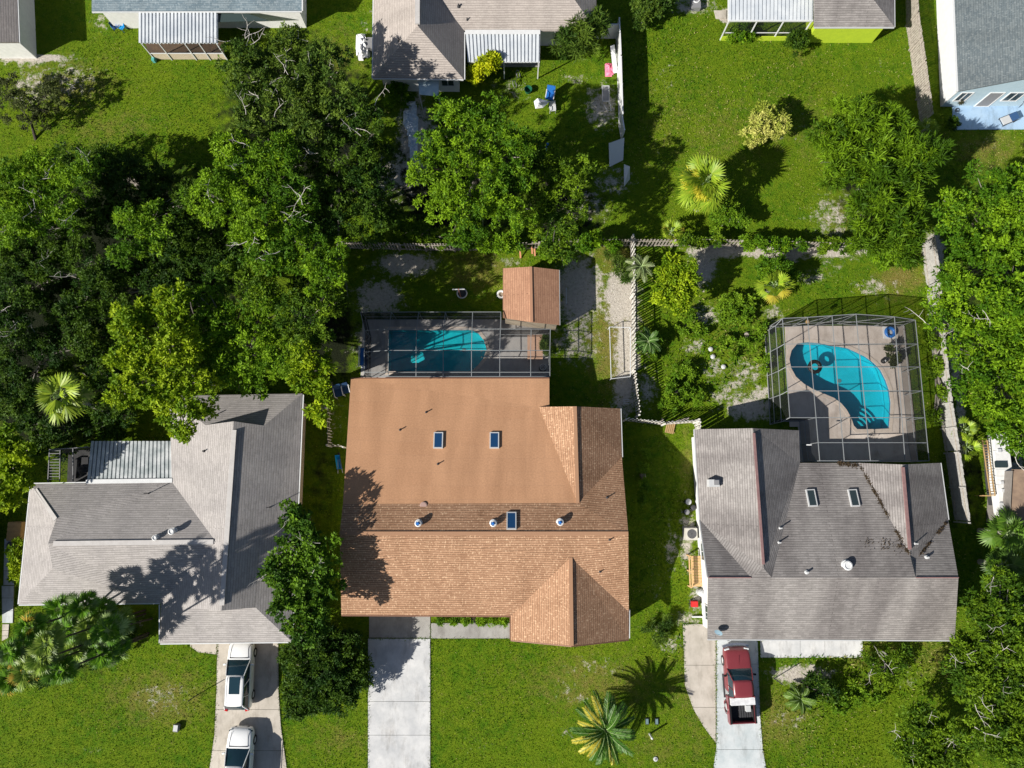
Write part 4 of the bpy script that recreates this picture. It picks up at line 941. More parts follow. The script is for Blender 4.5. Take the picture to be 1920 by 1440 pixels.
# ------------------------------------------------------------------ trees
def pal(name):
    return {'oak': ((.045, .105, .006), (.15, .25, .010)), 'dark': ((.018, .055, .005), (.07, .135, .008)), 'olive': ((.038, .085, .010), (.12, .19, .02)), 'bright': ((.12, .22, .005), (.32, .43, .012)),  # the dark palette also puts shade inside the grove into leaf colour
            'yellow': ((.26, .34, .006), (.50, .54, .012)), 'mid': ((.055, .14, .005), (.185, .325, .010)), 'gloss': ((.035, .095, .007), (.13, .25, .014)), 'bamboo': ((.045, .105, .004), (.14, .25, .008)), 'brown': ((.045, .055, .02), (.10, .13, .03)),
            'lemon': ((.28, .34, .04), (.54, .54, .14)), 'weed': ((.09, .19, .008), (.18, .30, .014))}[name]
def crown_arrays(blobs, palette, rng, leaf=.27, aspect=.3, dens=1.0, flat=.75, ragged=.25, clump=.5, upc=.5, narrow=False):
    """blobs: (centre Vector, radius). returns leaf arrays"""
    B, D, Wv, L, Wd, C = [], [], [], [], [], []
    c0, c1 = [np.array(c) for c in pal(palette)] if isinstance(palette, str) else palette
    for cen, r in blobs:
        cen = np.array(cen); nc = max(5, int(dens * 12.5 * (r / clump) ** 2 * .33))
        d = unit(rng.normal(size=(nc, 3))); d[:, 2] = np.where(d[:, 2] < -.25, -d[:, 2] * .6, d[:, 2])
        rr = r * (1 - ragged * rng.random(nc) ** 1.3 * 2.2) * np.where(rng.random(nc) < .1, 1.15, 1)
        rr = rr * (1 + .13 * np.sin(d[:, 0] * 5 + cen[0] * 3) * np.sin(d[:, 1] * 6 + cen[1] * 2)); cc = cen + d * rr[:, None] * np.array([1, 1, flat])
        cr = clump * rng.uniform(.5, 1.15, nc)
        tone = rng.random(nc) ** 1.6 * 1.25 + rng.normal() * .22
        ns = 15
        idx = np.repeat(np.arange(nc), ns); sd = unit(rng.normal(size=(len(idx), 3)) + d[idx] * .9 + np.array([0, 0, upc]))
        sp = cc[idx] + sd * (cr[idx] * rng.uniform(.5, 1.05, len(idx)))[:, None]
        nl = 6
        j = np.repeat(np.arange(len(idx)), nl)
        ld = unit(rng.normal(size=(len(j), 3)) * .9 + sd[j] * .55)
        ld[:, 2] *= .75; ld = unit(ld)
        up = rng.normal(size=(len(j), 3)) * .55 + np.array([0, 0, 1.0])
        wv = unit(np.cross(ld, up))
        ln = leaf * rng.uniform(.6, 1.25, len(j))
        B.append(sp[j] + rng.normal(size=(len(j), 3)) * .04); D.append(ld); Wv.append(wv); L.append(ln); Wd.append(ln * aspect * .5 * rng.uniform(.8, 1.3, len(j)))
        tt = np.clip(tone[idx][j] + rng.normal(size=len(j)) * .18, 0, 1.15)[:, None]
        C.append(c0 * (1 - tt) + c1 * tt)
    return [np.concatenate(x) for x in (B, D, Wv, L, Wd, C)]
NLEAF = 0
def tree(name, label, cat, blobs, h, palette, seed, base=None, leaf=.215, aspect=.36, dens=1.0, flat=.75, clump=.5, ragged=.3, group=None, trunk_r=.2, bare=0, bark=None, upc=.5, spread=.0, crown_name='crown'):
    """blobs in photo pixels (px, py, radius px, [centre height]); base = photo pixel of the trunk foot"""
    global NLEAF
    rng = np.random.default_rng(seed); rr = random.Random(seed); W3 = []
    for b in blobs:
        m = mpp(b[0], b[1], h * .7); r = b[2] * m
        z = b[3] if len(b) > 3 else max(h - r * flat * rr.uniform(.95, 1.25), r * flat * .9)
        W3.append((P(b[0], b[1], z), r))
    cx = sum((c * r for c, r in W3), Vector()) / sum(r for _, r in W3)
    foot = P(*base) if base else Vector((cx.x, cx.y, 0))
    t = thing(name, label, cat, foot, group)
    B, D, Wv, L, Wd, C = crown_arrays([(c - foot, r) for c, r in W3], palette, rng, leaf, aspect, dens, flat, ragged, clump, upc)
    B[:, 2] = np.maximum(B[:, 2], .08); NLEAF += len(B)
    link(crown_name, leaf_mesh(B, D, Wv, L, Wd, C), M_LEAF, t)
    mb = MB(); fork = Vector((foot.x * .6 + cx.x * .4, foot.y * .6 + cx.y * .4, h * .33))
    mid = foot.lerp(fork, .5) + Vector((rr.uniform(-.15, .15), rr.uniform(-.15, .15), 0))
    mb.tube([foot - Vector((0, 0, .1)), mid, fork], [trunk_r * 1.25, trunk_r, trunk_r * .85], 8)
    for c, r in (W3 if h > 1.35 else []):
        tp = c + Vector((0, 0, r * flat * .5)); k = fork.lerp(tp, .5) + Vector((rr.uniform(-.4, .4), rr.uniform(-.4, .4), .3)) * min(1, h / 5)
        mb.tube([fork, k, tp], [trunk_r * .6, trunk_r * .4, trunk_r * .12], 6)
        for _ in range(3):
            a = rr.uniform(0, 6.28); e = c + Vector((math.cos(a), math.sin(a), rr.uniform(.0, .5))) * r * .8
            mb.tube([k, k.lerp(e, .5) + Vector((0, 0, .2)), e], [trunk_r * .28, trunk_r * .18, trunk_r * .05], 5)
    mb.build('trunk', bark or M_BARK, t)
    if bare:
        for _ in range(bare):
            bb = MB()
            c, r = rr.choice(W3); a = rr.uniform(0, 6.28); el = rr.uniform(.3, 1.0)
            s = c + Vector((math.cos(a) * math.cos(el), math.sin(a) * math.cos(el), math.sin(el) * flat)) * r * .93; dr = Vector((rr.uniform(-1, 1), rr.uniform(-1, 1), .12)).normalized()
            pts = [s]
            for q in range(5): dr = (dr + Vector((rr.uniform(-.5, .5), rr.uniform(-.5, .5), rr.uniform(-.05, .12)))).normalized(); pts.append(pts[-1] + dr * rr.uniform(.25, .42))
            bb.tube(pts, [.024, .022, .019, .015, .011, .006], 5)
            for q in (2, 3, 4):
                d2 = Vector((rr.uniform(-1, 1), rr.uniform(-1, 1), .2)).normalized(); bb.tube([pts[q], pts[q] + d2 * .3, pts[q] + d2 * .5 + Vector((rr.uniform(-.15, .15), rr.uniform(-.15, .15), 0))], [.013, .010, .005], 4)
            bb.build('bare_branch', M_PALEBARK, t)
    return t
GW = 'trees of the dense grove on the left'
tree('oak_tree', 'dark olive oak with pale bare twigs below the striped porch roof', 'tree', [(470, 150, 48), (540, 110, 55), (500, 220, 55), (570, 190, 60), (610, 130, 45), (640, 200, 50), (590, 260, 50), (450, 90, 22)], 8.2, 'olive', 11, (560, 260), dens=1.0, bare=22, group=GW, trunk_r=.3, leaf=.24)
tree('oak_tree', 'bright green spreading oak left of the sandy strip, below the olive oak', 'tree', [(400, 370, 48), (460, 340, 52), (520, 300, 48), (480, 420, 55), (540, 380, 58), (560, 460, 55), (610, 500, 45), (500, 480, 40), (440, 290, 35)], 9.5, 'mid', 12, (570, 440), bare=10, group=GW, trunk_r=.32)
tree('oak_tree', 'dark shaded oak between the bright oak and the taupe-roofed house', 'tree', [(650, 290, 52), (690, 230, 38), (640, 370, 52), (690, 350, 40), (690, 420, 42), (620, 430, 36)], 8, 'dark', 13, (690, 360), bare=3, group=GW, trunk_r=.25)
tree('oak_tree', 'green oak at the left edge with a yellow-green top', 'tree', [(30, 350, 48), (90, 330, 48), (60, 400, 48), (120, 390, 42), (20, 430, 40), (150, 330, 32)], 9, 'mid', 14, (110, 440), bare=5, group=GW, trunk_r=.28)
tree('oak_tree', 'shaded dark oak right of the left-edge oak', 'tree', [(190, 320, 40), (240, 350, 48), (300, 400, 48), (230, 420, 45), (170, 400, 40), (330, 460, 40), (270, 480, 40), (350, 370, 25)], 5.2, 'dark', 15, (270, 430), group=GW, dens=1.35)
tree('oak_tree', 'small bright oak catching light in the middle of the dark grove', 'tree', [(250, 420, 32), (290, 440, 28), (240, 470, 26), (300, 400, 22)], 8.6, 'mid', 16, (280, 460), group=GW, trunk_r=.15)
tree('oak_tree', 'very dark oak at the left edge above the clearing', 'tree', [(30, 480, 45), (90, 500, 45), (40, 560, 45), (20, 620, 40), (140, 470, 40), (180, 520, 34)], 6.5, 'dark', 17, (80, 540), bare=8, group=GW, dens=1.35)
tree('oak_tree', 'dark low oak under the grove left of the yellow-green tree', 'tree', [(30, 690, 42), (90, 650, 34), (60, 740, 36), (20, 760, 36), (160, 640, 28)], 5, 'dark', 18, (70, 700), group=GW, dens=1.35)
tree('maple_tree', 'yellow-green sunlit tree overhanging the striped patio roof', 'tree', [(250, 610, 42), (310, 590, 45), (260, 680, 48), (330, 660, 50), (300, 740, 45), (370, 740, 42), (240, 740, 30), (350, 790, 30), (330, 560, 22)], 9.5, 'bright', 19, (340, 690), leaf=.24, aspect=.45, group=GW, trunk_r=.28)
tree('oak_tree', 'mid green oak above the cross wing of the pale grey house', 'tree', [(430, 590, 45), (480, 640, 48), (420, 690, 42), (470, 710, 38), (530, 680, 42), (400, 630, 36), (500, 570, 36), (380, 560, 20)], 8.2, 'mid', 20, (480, 660), group=GW, trunk_r=.28)
tree('oak_tree', 'dark oak in the gap left of the round-ended pool', 'tree', [(560, 590, 42), (600, 640, 38), (610, 560, 32), (560, 650, 36), (490, 530, 42), (430, 520, 36)], 8.4, 'oak', 21, (600, 610), group=GW)
tree('maple_tree', 'bright green tree clump beside the corner of the flat tan roof', 'tree', [(590, 700, 30), (605, 740, 24), (575, 665, 24), (600, 775, 18), (560, 700, 22)], 9, 'bright', 22, (620, 720), leaf=.28, group=GW, trunk_r=.16)
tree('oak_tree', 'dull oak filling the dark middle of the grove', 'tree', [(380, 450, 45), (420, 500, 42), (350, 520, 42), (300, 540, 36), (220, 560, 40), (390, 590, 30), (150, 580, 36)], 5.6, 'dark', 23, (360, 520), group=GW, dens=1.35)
tree('citrus_tree', 'yellow-green tree cut off by the left edge above the grey house corner', 'tree', [(15, 830, 30), (30, 880, 30), (10, 925, 26), (45, 850, 22), (35, 915, 18)], 6, 'bright', 24, (15, 870), leaf=.3, aspect=.5)
tree('bare_shrub', 'thin brownish shrub with a dark leaning stem in the top left lawn', 'shrub', [(40, 200, 42, 1.6), (90, 190, 40, 1.8), (70, 230, 32, 1.3), (20, 170, 32, 1.4), (110, 160, 22, 1.4)], 3, 'brown', 25, (66, 262), dens=.3, leaf=.2, bare=2, clump=.4, trunk_r=.1, bark=mat('dark_bark', (.05, .04, .035), rough=.9))
tree('oak_tree', 'broad green oak below the taupe-roofed house patio', 'tree', [(850, 220, 42), (910, 230, 48), (960, 270, 45), (830, 290, 48), (890, 310, 55), (950, 340, 50), (840, 370, 48), (900, 400, 50), (870, 440, 32), (790, 330, 26), (960, 400, 36)], 8.5, 'mid', 26, (900, 330), trunk_r=.32, ragged=.4)
tree('oak_tree', 'darker oak right of the broad oak, above the garden shed', 'tree', [(1020, 330, 45), (1060, 380, 42), (1040, 430, 40), (1000, 400, 36), (1080, 330, 30), (1050, 470, 26), (1010, 290, 30)], 6.5, 'oak', 27, (1040, 380), trunk_r=.22)
tree('magnolia_tree', 'glossy round-crowned tree between the two central roofs', 'tree', [(565, 990, 38), (590, 1040, 44), (540, 1050, 40), (560, 1100, 46), (600, 1100, 40), (580, 1150, 38), (530, 1130, 26), (555, 960, 20), (520, 1080, 20), (575, 1185, 22)], 7.0, 'gloss', 28, (600, 1080), leaf=.25, aspect=.5, ragged=.42, dens=.85, trunk_r=.2, bare=4)
tree('clipped_bush', 'big dark rounded bush between the left and main driveways', 'bush', [(580, 1235, 48, 1.7), (620, 1250, 50, 1.9), (580, 1290, 46, 1.6), (630, 1290, 42, 1.7), (640, 1225, 42, 2.0), (565, 1315, 26, 1.1), (600, 1200, 36, 1.8), (660, 1260, 32, 1.7)], 4.0, 'dark', 29, (612, 1265), leaf=.22, clump=.4, dens=1.3, ragged=.12)
tree('bamboo_clump', 'large arching bamboo-like clump beside the leaning wooden fence', 'bamboo', [(1590, 240, 45), (1650, 250, 48), (1700, 290, 45), (1570, 300, 45), (1630, 320, 55), (1690, 350, 48), (1640, 390, 50), (1680, 430, 42), (1620, 450, 30), (1735, 290, 30), (1550, 260, 24), (1690, 470, 28), (1610, 210, 20)], 5.6, 'bamboo', 30, (1640, 340), leaf=.5, aspect=.16, upc=1.0)
GR = 'trees along the right edge'
tree('oak_tree', 'large leafy oak at the right edge level with the back fence', 'tree', [(1790, 400, 42), (1850, 370, 48), (1900, 400, 45), (1800, 470, 45), (1860, 450, 52), (1910, 480, 45), (1850, 530, 48), (1790, 530, 38), (1900, 560, 44), (1920, 340, 36)], 9, 'mid', 31, (1860, 480), leaf=.235, aspect=.42, ragged=.42, group=GR, trunk_r=.3)
tree('oak_tree', 'leafy oak overhanging the right side of the large pool cage', 'tree', [(1800, 600, 45), (1860, 610, 50), (1910, 640, 45), (1770, 570, 34), (1830, 670, 45), (1890, 710, 45), (1850, 760, 38), (1900, 780, 40), (1745, 600, 18), (1815, 720, 26), (1875, 805, 22), (1905, 840, 18)], 8, 'mid', 32, (1860, 670), leaf=.235, aspect=.42, ragged=.42, bare=8, group=GR, trunk_r=.28)
tree('oak_tree', 'dark twiggy oak at the right edge below the weathered house', 'tree', [(1850, 1150, 42), (1900, 1130, 38), (1830, 1220, 45), (1890, 1220, 48), (1810, 1270, 40), (1870, 1300, 45), (1910, 1300, 38), (1850, 1370, 45), (1905, 1400, 42), (1870, 1090, 22)], 7, 'oak', 33, (1850, 1260), bare=14, dens=1.4, group=GR, trunk_r=.28, leaf=.24)
tree('oak_tree', 'smaller dark oak in the bottom right corner', 'tree', [(1720, 1350, 34), (1760, 1380, 38), (1710, 1410, 36), (1780, 1430, 38), (1740, 1440, 36), (1800, 1380, 30)], 5, 'oak', 34, (1750, 1395), bare=6, dens=1.4, group=GR, trunk_r=.18, leaf=.24)
tree('flowering_shrub', 'pale yellow flowering shrub standing alone in the upper right lawn', 'shrub', [(1425, 235, 26, 1.7), (1450, 240, 24, 1.6), (1410, 255, 22, 1.3), (1435, 215, 20, 1.8), (1460, 228, 16, 1.5)], 3.2, 'lemon', 35, (1430, 262), leaf=.24, dens=.8, clump=.35)
tree('leafy_shrub', 'small green shrub below the yellow fan palm', 'shrub', [(1360, 400, 24, 1.4), (1380, 415, 20, 1.2), (1345, 420, 16, 1.0)], 2.4, 'weed', 36, (1365, 412), clump=.35)
tree('young_tree', 'compact bright green young tree in the weedy yard', 'tree', [(1255, 520, 24), (1280, 530, 26), (1245, 550, 22), (1275, 560, 24), (1260, 500, 18), (1290, 510, 16)], 3.6, 'bright', 37, (1262, 545), leaf=.24, clump=.38, aspect=.4)
tree('leafy_shrub', 'green shrub just above the yellow palm in the weedy yard', 'shrub', [(1450, 500, 26, 1.6), (1470, 515, 22, 1.4), (1435, 515, 20, 1.3)], 2.8, 'mid', 38, (1452, 520), clump=.38)
tree('spiky_shrub', 'spiky yellow-green shrub at the corner of the taupe-roofed house', 'shrub', [(1075, 70, 28, 2.2), (1100, 55, 28, 2.4), (1090, 85, 22, 1.8), (1120, 40, 18, 2.4), (1050, 90, 14, 1.6)], 3.6, 'olive', 39, (1090, 80), leaf=.55, aspect=.12, upc=1.2)
tree('yellow_shrub', 'vivid yellow shrub in front of the taupe house patio roof', 'shrub', [(915, 120, 18, 2.2), (895, 135, 16, 1.8), (930, 112, 12, 2.3), (885, 150, 10, 1.5)], 3.2, 'yellow', 40, (912, 138), leaf=.26, aspect=.5, clump=.32)
tree('round_bush', 'dark round bush beside the lime green wall', 'bush', [(1490, 78, 20, 1.0), (1502, 72, 16, 1.0)], 1.9, 'dark', 41, (1492, 85), leaf=.2, clump=.3)
tree('leafy_shrub', 'light green shrub below the screened patio at the top', 'shrub', [(1385, 62, 14, .8), (1398, 68, 10, .6), (1372, 70, 8, .5)], 1.5, 'mid', 42, (1386, 66), clump=.3, leaf=.22)
tree('leafy_shrub', 'dark shrub at the top edge beside the tall vinyl fence shadow', 'shrub', [(1215, 12, 26, 1.5), (1240, 0, 24, 1.6), (1200, 35, 16, 1.2)], 2.8, 'olive', 43, (1218, 20), clump=.35, leaf=.24)
tree('hedge_shrub', 'bright green hedge shrub beside the path at the left edge', 'shrub', [(32, 1040, 14, 1.2), (30, 1065, 15, 1.2), (35, 1085, 10, 1.0), (40, 1022, 9, 1.0)], 2.2, 'bright', 44, (32, 1060), clump=.3, leaf=.22)
tree('low_shrub', 'low spreading purple-brown shrub on the lower right lawn', 'shrub', [(1650, 1240, 20, .6), (1680, 1228, 22, .7), (1688, 1262, 20, .6), (1625, 1230, 12, .4), (1655, 1280, 16, .5)], 1.2, 'oak', 45, (1655, 1255), dens=.55, clump=.4, bare=3)
tree('low_shrub', 'pale green low shrub below the purple-brown one on the lower right lawn', 'shrub', [(1600, 1300, 22, .3), (1640, 1310, 18, .3), (1570, 1320, 16, .3)], .8, 'weed', 46, (1605, 1310), dens=.4, clump=.35)
tree('low_shrub', 'dark low shrub beside the walkway of the weathered house', 'shrub', [(1530, 1285, 24, .6), (1550, 1300, 18, .5), (1515, 1305, 14, .4)], 1.5, 'dark', 47, (1532, 1295), dens=.8, clump=.35)
tree('low_shrub', 'green weedy shrub right of the orange-roofed house', 'shrub', [(1203, 880, 9, .6), (1207, 850, 8, .5), (1208, 910, 9, .6), (1204, 935, 8, .5)], 1.3, 'weed', 48, (1205, 890), clump=.25, leaf=.2)
tree('low_shrub', 'weedy green shrub below the shed beside the picket fence', 'shrub', [(1210, 650, 16, .7), (1228, 640, 14, .6), (1215, 672, 12, .5), (1205, 632, 10, .6)], 1.7, 'weed', 49, (1213, 655), dens=.8, clump=.3, leaf=.3, aspect=.15)
tree('low_shrub', 'leafy shrub on the grove side of the back fence, left of the shed', 'shrub', [(790, 440, 24, .9), (830, 450, 20, .8), (760, 430, 20, .9)], 2.0, 'oak', 50, (795, 445), clump=.35)
tree('leafy_shrub', 'leafy shrub between the garden shed and the back fence', 'shrub', [(1035, 455, 18, 1.4), (1020, 475, 14, 1.2), (1050, 440, 16, 1.4)], 2.6, 'mid', 51, (1035, 470), clump=.3)
tree('low_shrub', 'light shrub between the bamboo-like clump and the sandy gap', 'shrub', [(1665, 480, 22, .8), (1690, 490, 16, .7), (1640, 478, 12, .6)], 1.9, 'mid', 52, (1668, 485), clump=.32)
tree('low_shrub', 'thin weedy shrub left of the large pool cage', 'shrub', [(1420, 620, 22, .3), (1390, 650, 24, .3), (1380, 600, 18, .3), (1350, 640, 16, .3), (1430, 680, 16, .3), (1410, 560, 18, .4)], .7, 'weed', 53, (1400, 630), dens=.28, clump=.35)
tree('low_shrub', 'green weed clump near the corner of the weathered house', 'shrub', [(1265, 730, 26, .4), (1290, 700, 22, .35), (1300, 740, 20, .35), (1250, 760, 16, .35)], .7, 'weed', 54, (1270, 735), dens=.4, clump=.3)
tree('low_shrub', 'spiky weed clump beside the bare sand by the white fence', 'shrub', [(1165, 500, 18, .6), (1150, 480, 14, .5), (1175, 520, 10, .5)], 1.3, 'olive', 55, (1163, 500), dens=.5, clump=.3, leaf=.4, aspect=.1)
tree('hedge_shrub', 'clipped low green hedge in front of the orange-roofed house', 'shrub', [(825, 1163, 9, .35), (850, 1163, 9, .35), (875, 1163, 9, .35), (900, 1163, 9, .35), (925, 1163, 9, .35), (945, 1163, 9, .35)], .75, 'mid', 56, (885, 1163), clump=.18, leaf=.13, dens=.9)
tree('low_shrub', 'low weeds below the right end of the orange-roofed house', 'shrub', [(1235, 1190, 16, .3), (1250, 1165, 14, .35), (1215, 1170, 12, .3)], .9, 'olive', 57, (1235, 1180), dens=.5, clump=.25, leaf=.25, aspect=.15)
tree('leafy_shrub', 'dark shrub in the shade right of the large pool cage', 'shrub', [(1745, 640, 20, 1.2), (1752, 690, 18, 1.0), (1765, 740, 16, 1.0), (1748, 780, 14, .9)], 2.2, 'oak', 58, (1750, 700), clump=.35)
tree('low_shrub', 'leafy shrub under the awning of the taupe-roofed house', 'shrub', [(745, 160, 18, .8), (730, 180, 16, .7), (760, 185, 12, .5)], 1.7, 'mid', 59, (745, 170), clump=.3)

tree('dark_shrub', 'dark shaded shrubs beneath the tall leaning palm', 'shrub', [(110, 800, 30, 1.4), (160, 790, 28, 1.4), (210, 800, 24, 1.3), (80, 830, 26, 1.3), (60, 790, 26, 1.5), (130, 840, 18, 1.0)], 2.8, 'dark', 101, (140, 805), clump=.4)
tree('dark_shrub', 'dark shrub in the clearing of the grove above the tall leaning palm', 'shrub', [(150, 690, 30, 1.4), (190, 720, 28, 1.4), (110, 700, 24, 1.4), (200, 660, 20, 1.2)], 2.8, 'oak', 102, (165, 700), clump=.4, dens=.8)
tree('climbing_vine', 'leafy vine grown over the back fence above the sandy patch', 'vine', [(1400, 458, 12, 1.3), (1425, 456, 12, 1.4), (1450, 458, 13, 1.3), (1475, 460, 10, 1.3), (1500, 460, 10, 1.2)], 2.0, 'mid', 103, (1445, 462), clump=.25, trunk_r=.05, leaf=.22)
tree('climbing_vine', 'vine over the back fence beside the small yellow-tinged palm', 'vine', [(1300, 455, 10, 1.3), (1285, 450, 11, 1.4), (1322, 456, 10, 1.2), (1345, 450, 12, 1.3)], 2.0, 'oak', 104, (1310, 460), clump=.25, trunk_r=.05, leaf=.22)
tree('climbing_vine', 'vine hanging on the back fence right of the garden shed', 'vine', [(1120, 452, 14, 1.2), (1150, 458, 12, 1.2), (1098, 455, 14, 1.3)], 2.0, 'mid', 105, (1125, 460), clump=.25, trunk_r=.05, leaf=.25)
tree('climbing_vine', 'vine hanging over the old fence north of the orange house pool', 'vine', [(940, 458, 16, 1.4), (910, 462, 12, 1.3), (965, 462, 12, 1.3), (880, 462, 10, 1.2)], 2.1, 'mid', 106, (925, 468), clump=.28, trunk_r=.05, leaf=.25)
tree('climbing_vine', 'vine covering the right end of the back fence', 'vine', [(1540, 462, 11, 1.2), (1565, 460, 12, 1.3), (1590, 466, 12, 1.2)], 2.0, 'oak', 107, (1565, 466), clump=.25, trunk_r=.05, leaf=.22)
tree('leafy_shrub', 'bright weedy shrub in the middle of the weedy yard', 'shrub', [(1370, 570, 22, .5), (1395, 585, 20, .5), (1350, 590, 16, .4)], 1.0, 'weed', 108, (1372, 578), clump=.25, dens=.35)
tree('leafy_shrub', 'weedy shrub below the compact young tree', 'shrub', [(1290, 600, 20, .4), (1310, 620, 16, .35), (1275, 620, 14, .3)], 0.8, 'weed', 109, (1290, 610), clump=.25, dens=.3)
tree('dark_shrub', 'dense dark undergrowth below the fan palm clump', 'shrub', [(245, 1165, 16, .8), (240, 1190, 14, .7), (100, 1215, 34, 1.6), (150, 1190, 34, 1.8), (180, 1215, 30, 1.4), (210, 1200, 26, 1.3), (60, 1235, 34, 1.5), (120, 1165, 26, 1.6), (40, 1262, 26, 1.0), (90, 1262, 26, 1.0), (225, 1180, 14, .9)], 3.0, 'dark', 110, (140, 1205), clump=.4, dens=1.1)
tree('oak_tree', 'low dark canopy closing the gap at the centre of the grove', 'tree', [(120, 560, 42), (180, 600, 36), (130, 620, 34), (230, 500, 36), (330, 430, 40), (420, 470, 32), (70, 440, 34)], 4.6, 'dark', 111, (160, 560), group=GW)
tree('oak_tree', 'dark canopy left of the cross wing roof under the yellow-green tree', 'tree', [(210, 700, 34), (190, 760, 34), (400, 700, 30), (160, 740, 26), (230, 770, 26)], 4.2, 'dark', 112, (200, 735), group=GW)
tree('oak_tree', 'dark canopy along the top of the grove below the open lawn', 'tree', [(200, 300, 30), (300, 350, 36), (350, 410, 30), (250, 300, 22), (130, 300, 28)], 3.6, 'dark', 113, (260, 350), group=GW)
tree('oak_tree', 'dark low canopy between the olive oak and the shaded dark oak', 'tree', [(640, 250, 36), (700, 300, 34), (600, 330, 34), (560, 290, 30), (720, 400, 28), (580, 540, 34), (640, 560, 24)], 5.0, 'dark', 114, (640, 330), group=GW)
# palms --------------------------------------------------------------
def pinnate_mesh(L, w, cols, rng, droop=.5, n=34, yellow_tip=0):
    B, D, Wv, Ln, Wd, C = [], [], [], [], [], []
    c0, c1 = [np.array(c) for c in cols]
    def rach(t): return np.array([L * (t - .12 * t * t * droop), 0, L * (.45 * t - (.45 + droop * .55) * t * t)])
    for k in range(n):
        t = .12 + .88 * k / (n - 1); p = rach(t); tg = unit((rach(min(t + .02, 1.02)) - rach(t - .02))[None])[0]
        for s in (-1, 1):
            ll = w * math.sin((.1 + .84 * t) * math.pi) ** .5 * rng.uniform(.85, 1.1) + .04
            dd = unit((tg * 1.0 + np.array([0, s * .9, -.12 + rng.uniform(-.1, .15)]))[None])[0]
            B.append(p); D.append(dd); Wv.append(unit(np.cross(dd, [0, 0, 1.0])[None] + rng.normal(size=(1, 3)) * .1)[0]); Ln.append(ll); Wd.append(.026 + .010 * rng.random())
            x = rng.random(); C.append(c0 * (1 - x) + c1 * x)
    return leaf_mesh(*[np.array(a) for a in (B, D, Wv, Ln, Wd, C)]), [Vector(rach(t)) for t in np.linspace(0, 1, 7)]
def fan_mesh(L, cols, rng, pet=.6, n=15, spread=2.7, droop=.25):
    L = L * .78
    B, D, Wv, Ln, Wd, C = [], [], [], [], [], []; c0, c1 = [np.array(c) for c in cols]
    e = np.array([pet, 0, pet * .25])
    for k in range(n):
        a = -spread / 2 * 1 + spread * k / (n - 1); a *= 1.15
        dd = unit(np.array([[math.cos(a), math.sin(a), -droop + rng.uniform(-.06, .06) + .12 * (k % 2)]]))[0]
        l1 = L * (.75 + .25 * math.cos(a)) * rng.uniform(.9, 1.05)
        B.append(e); D.append(dd); Wv.append(unit(np.cross(dd, [0, 0, 1.0])[None])[0]); Ln.append(l1); Wd.append(l1 * .078); x = rng.random(); C.append(c0 * (1 - x) + c1 * x)
    return leaf_mesh(*[np.array(a) for a in (B, D, Wv, Ln, Wd, C)]), [Vector((0, 0, 0)), Vector((pet * .5, 0, pet * .2)), Vector(e)]
def palm(name, label, cx, cy, base, h, kind, nf, L, cols, seed, old=None, group=None, tr=.16, oldside=None, w=.5, droop=.5, cat='palm', bark=None):
    rng = np.random.default_rng(seed); rr = random.Random(seed)
    top = P(cx, cy, h); foot = P(*base) if base else Vector((top.x, top.y, 0))
    t = thing(name, label, cat, foot, group)
    if h > .6:
        MB().tube([foot - Vector((0, 0, .05)), foot.lerp(top, .5) + Vector((0, 0, .1)), top], [tr * 1.25, tr, tr * .9], 10).build('trunk', bark or M_PALMBARK, t)
    meshes = []
    for k in range(8):
        c = cols if k < 6 or not old else old; c = tuple(np.array(v) * rng.uniform(.7, 1.25) for v in c)
        f = pinnate_mesh(L, w, c, rng, droop) if kind == 'pinnate' else fan_mesh(L, c, rng, pet=L * rng.uniform(.45, .95), droop=.15 + droop * rng.uniform(.2, .6))
        f[0].materials.append(M_PALMLEAF); sm = MB().tube(f[1], [.04] * 2 + [.015] * (len(f[1]) - 2), 5).v and None
        meshes.append(f)
    for i in range(nf):
        lay = i / nf; a = i * 2.39996 + rr.uniform(-.15, .15)
        mk = i % 6
        if old and oldside is not None and lay > .3 and rr.random() < .1 + .5 * max(0, math.cos(a - oldside)): mk = 6 + i % 2
        elif old and oldside is None and rr.random() < lay * .5: mk = 6 + i % 2
        me = meshes[mk][0]; o = bpy.data.objects.new('frond', me); COL.objects.link(o); o.parent = t
        o.location = top - foot + Vector((0, 0, -.12 * lay)); pitch = -R(58) * (1 - lay) ** 1.4 + R(14) * lay
        if kind == 'fan': pitch = -R(70) * (1 - lay) + R(35) * lay
        o.rotation_euler = (rr.uniform(-.35, .35) if kind == 'fan' else rr.uniform(-.2, .2), pitch + rr.uniform(-.15, .15), a); s = rr.uniform(.8, 1.12); o.scale = (s, s, s)
    # midribs as one mesh
    mb = MB()
    for o in list(t.children):
        if not o.name.startswith('frond'): continue
        M = Matrix.LocRotScale(o.location, o.rotation_euler, o.scale); pts = meshes[[m[0] for m in meshes].index(o.data)][1]
        ws = [M @ p + foot for p in pts]; mb.tube(ws, [.028 - .02 * k / (len(ws) - 1) for k in range(len(ws))], 4)
    mb.build('midribs', mat('frond_stalk', (.34, .46, .20), rough=.4), t)
    return t
GREENP = ((.045, .13, .012), (.11, .24, .03)); YELP = ((.40, .36, .03), (.58, .50, .08)); LIMEP = ((.15, .26, .012), (.32, .42, .03))
palm('feather_palm', 'date-like palm with yellowing left fronds on the main front lawn', 1135, 1368, (1120, 1350), 2.3, 'pinnate', 46, 2.25, ((.03, .10, .01), (.10, .22, .025)), 61, YELP, oldside=R(190), tr=.28, w=.36, droop=.3)
palm('fan_palm', 'yellow and green fan palm on the sloping lawn, top right of centre', 1320, 345, (1306, 392), 3.4, 'fan', 64, 1.4, LIMEP, 62, ((.45, .42, .02), (.6, .55, .06)), oldside=R(200), tr=.2)
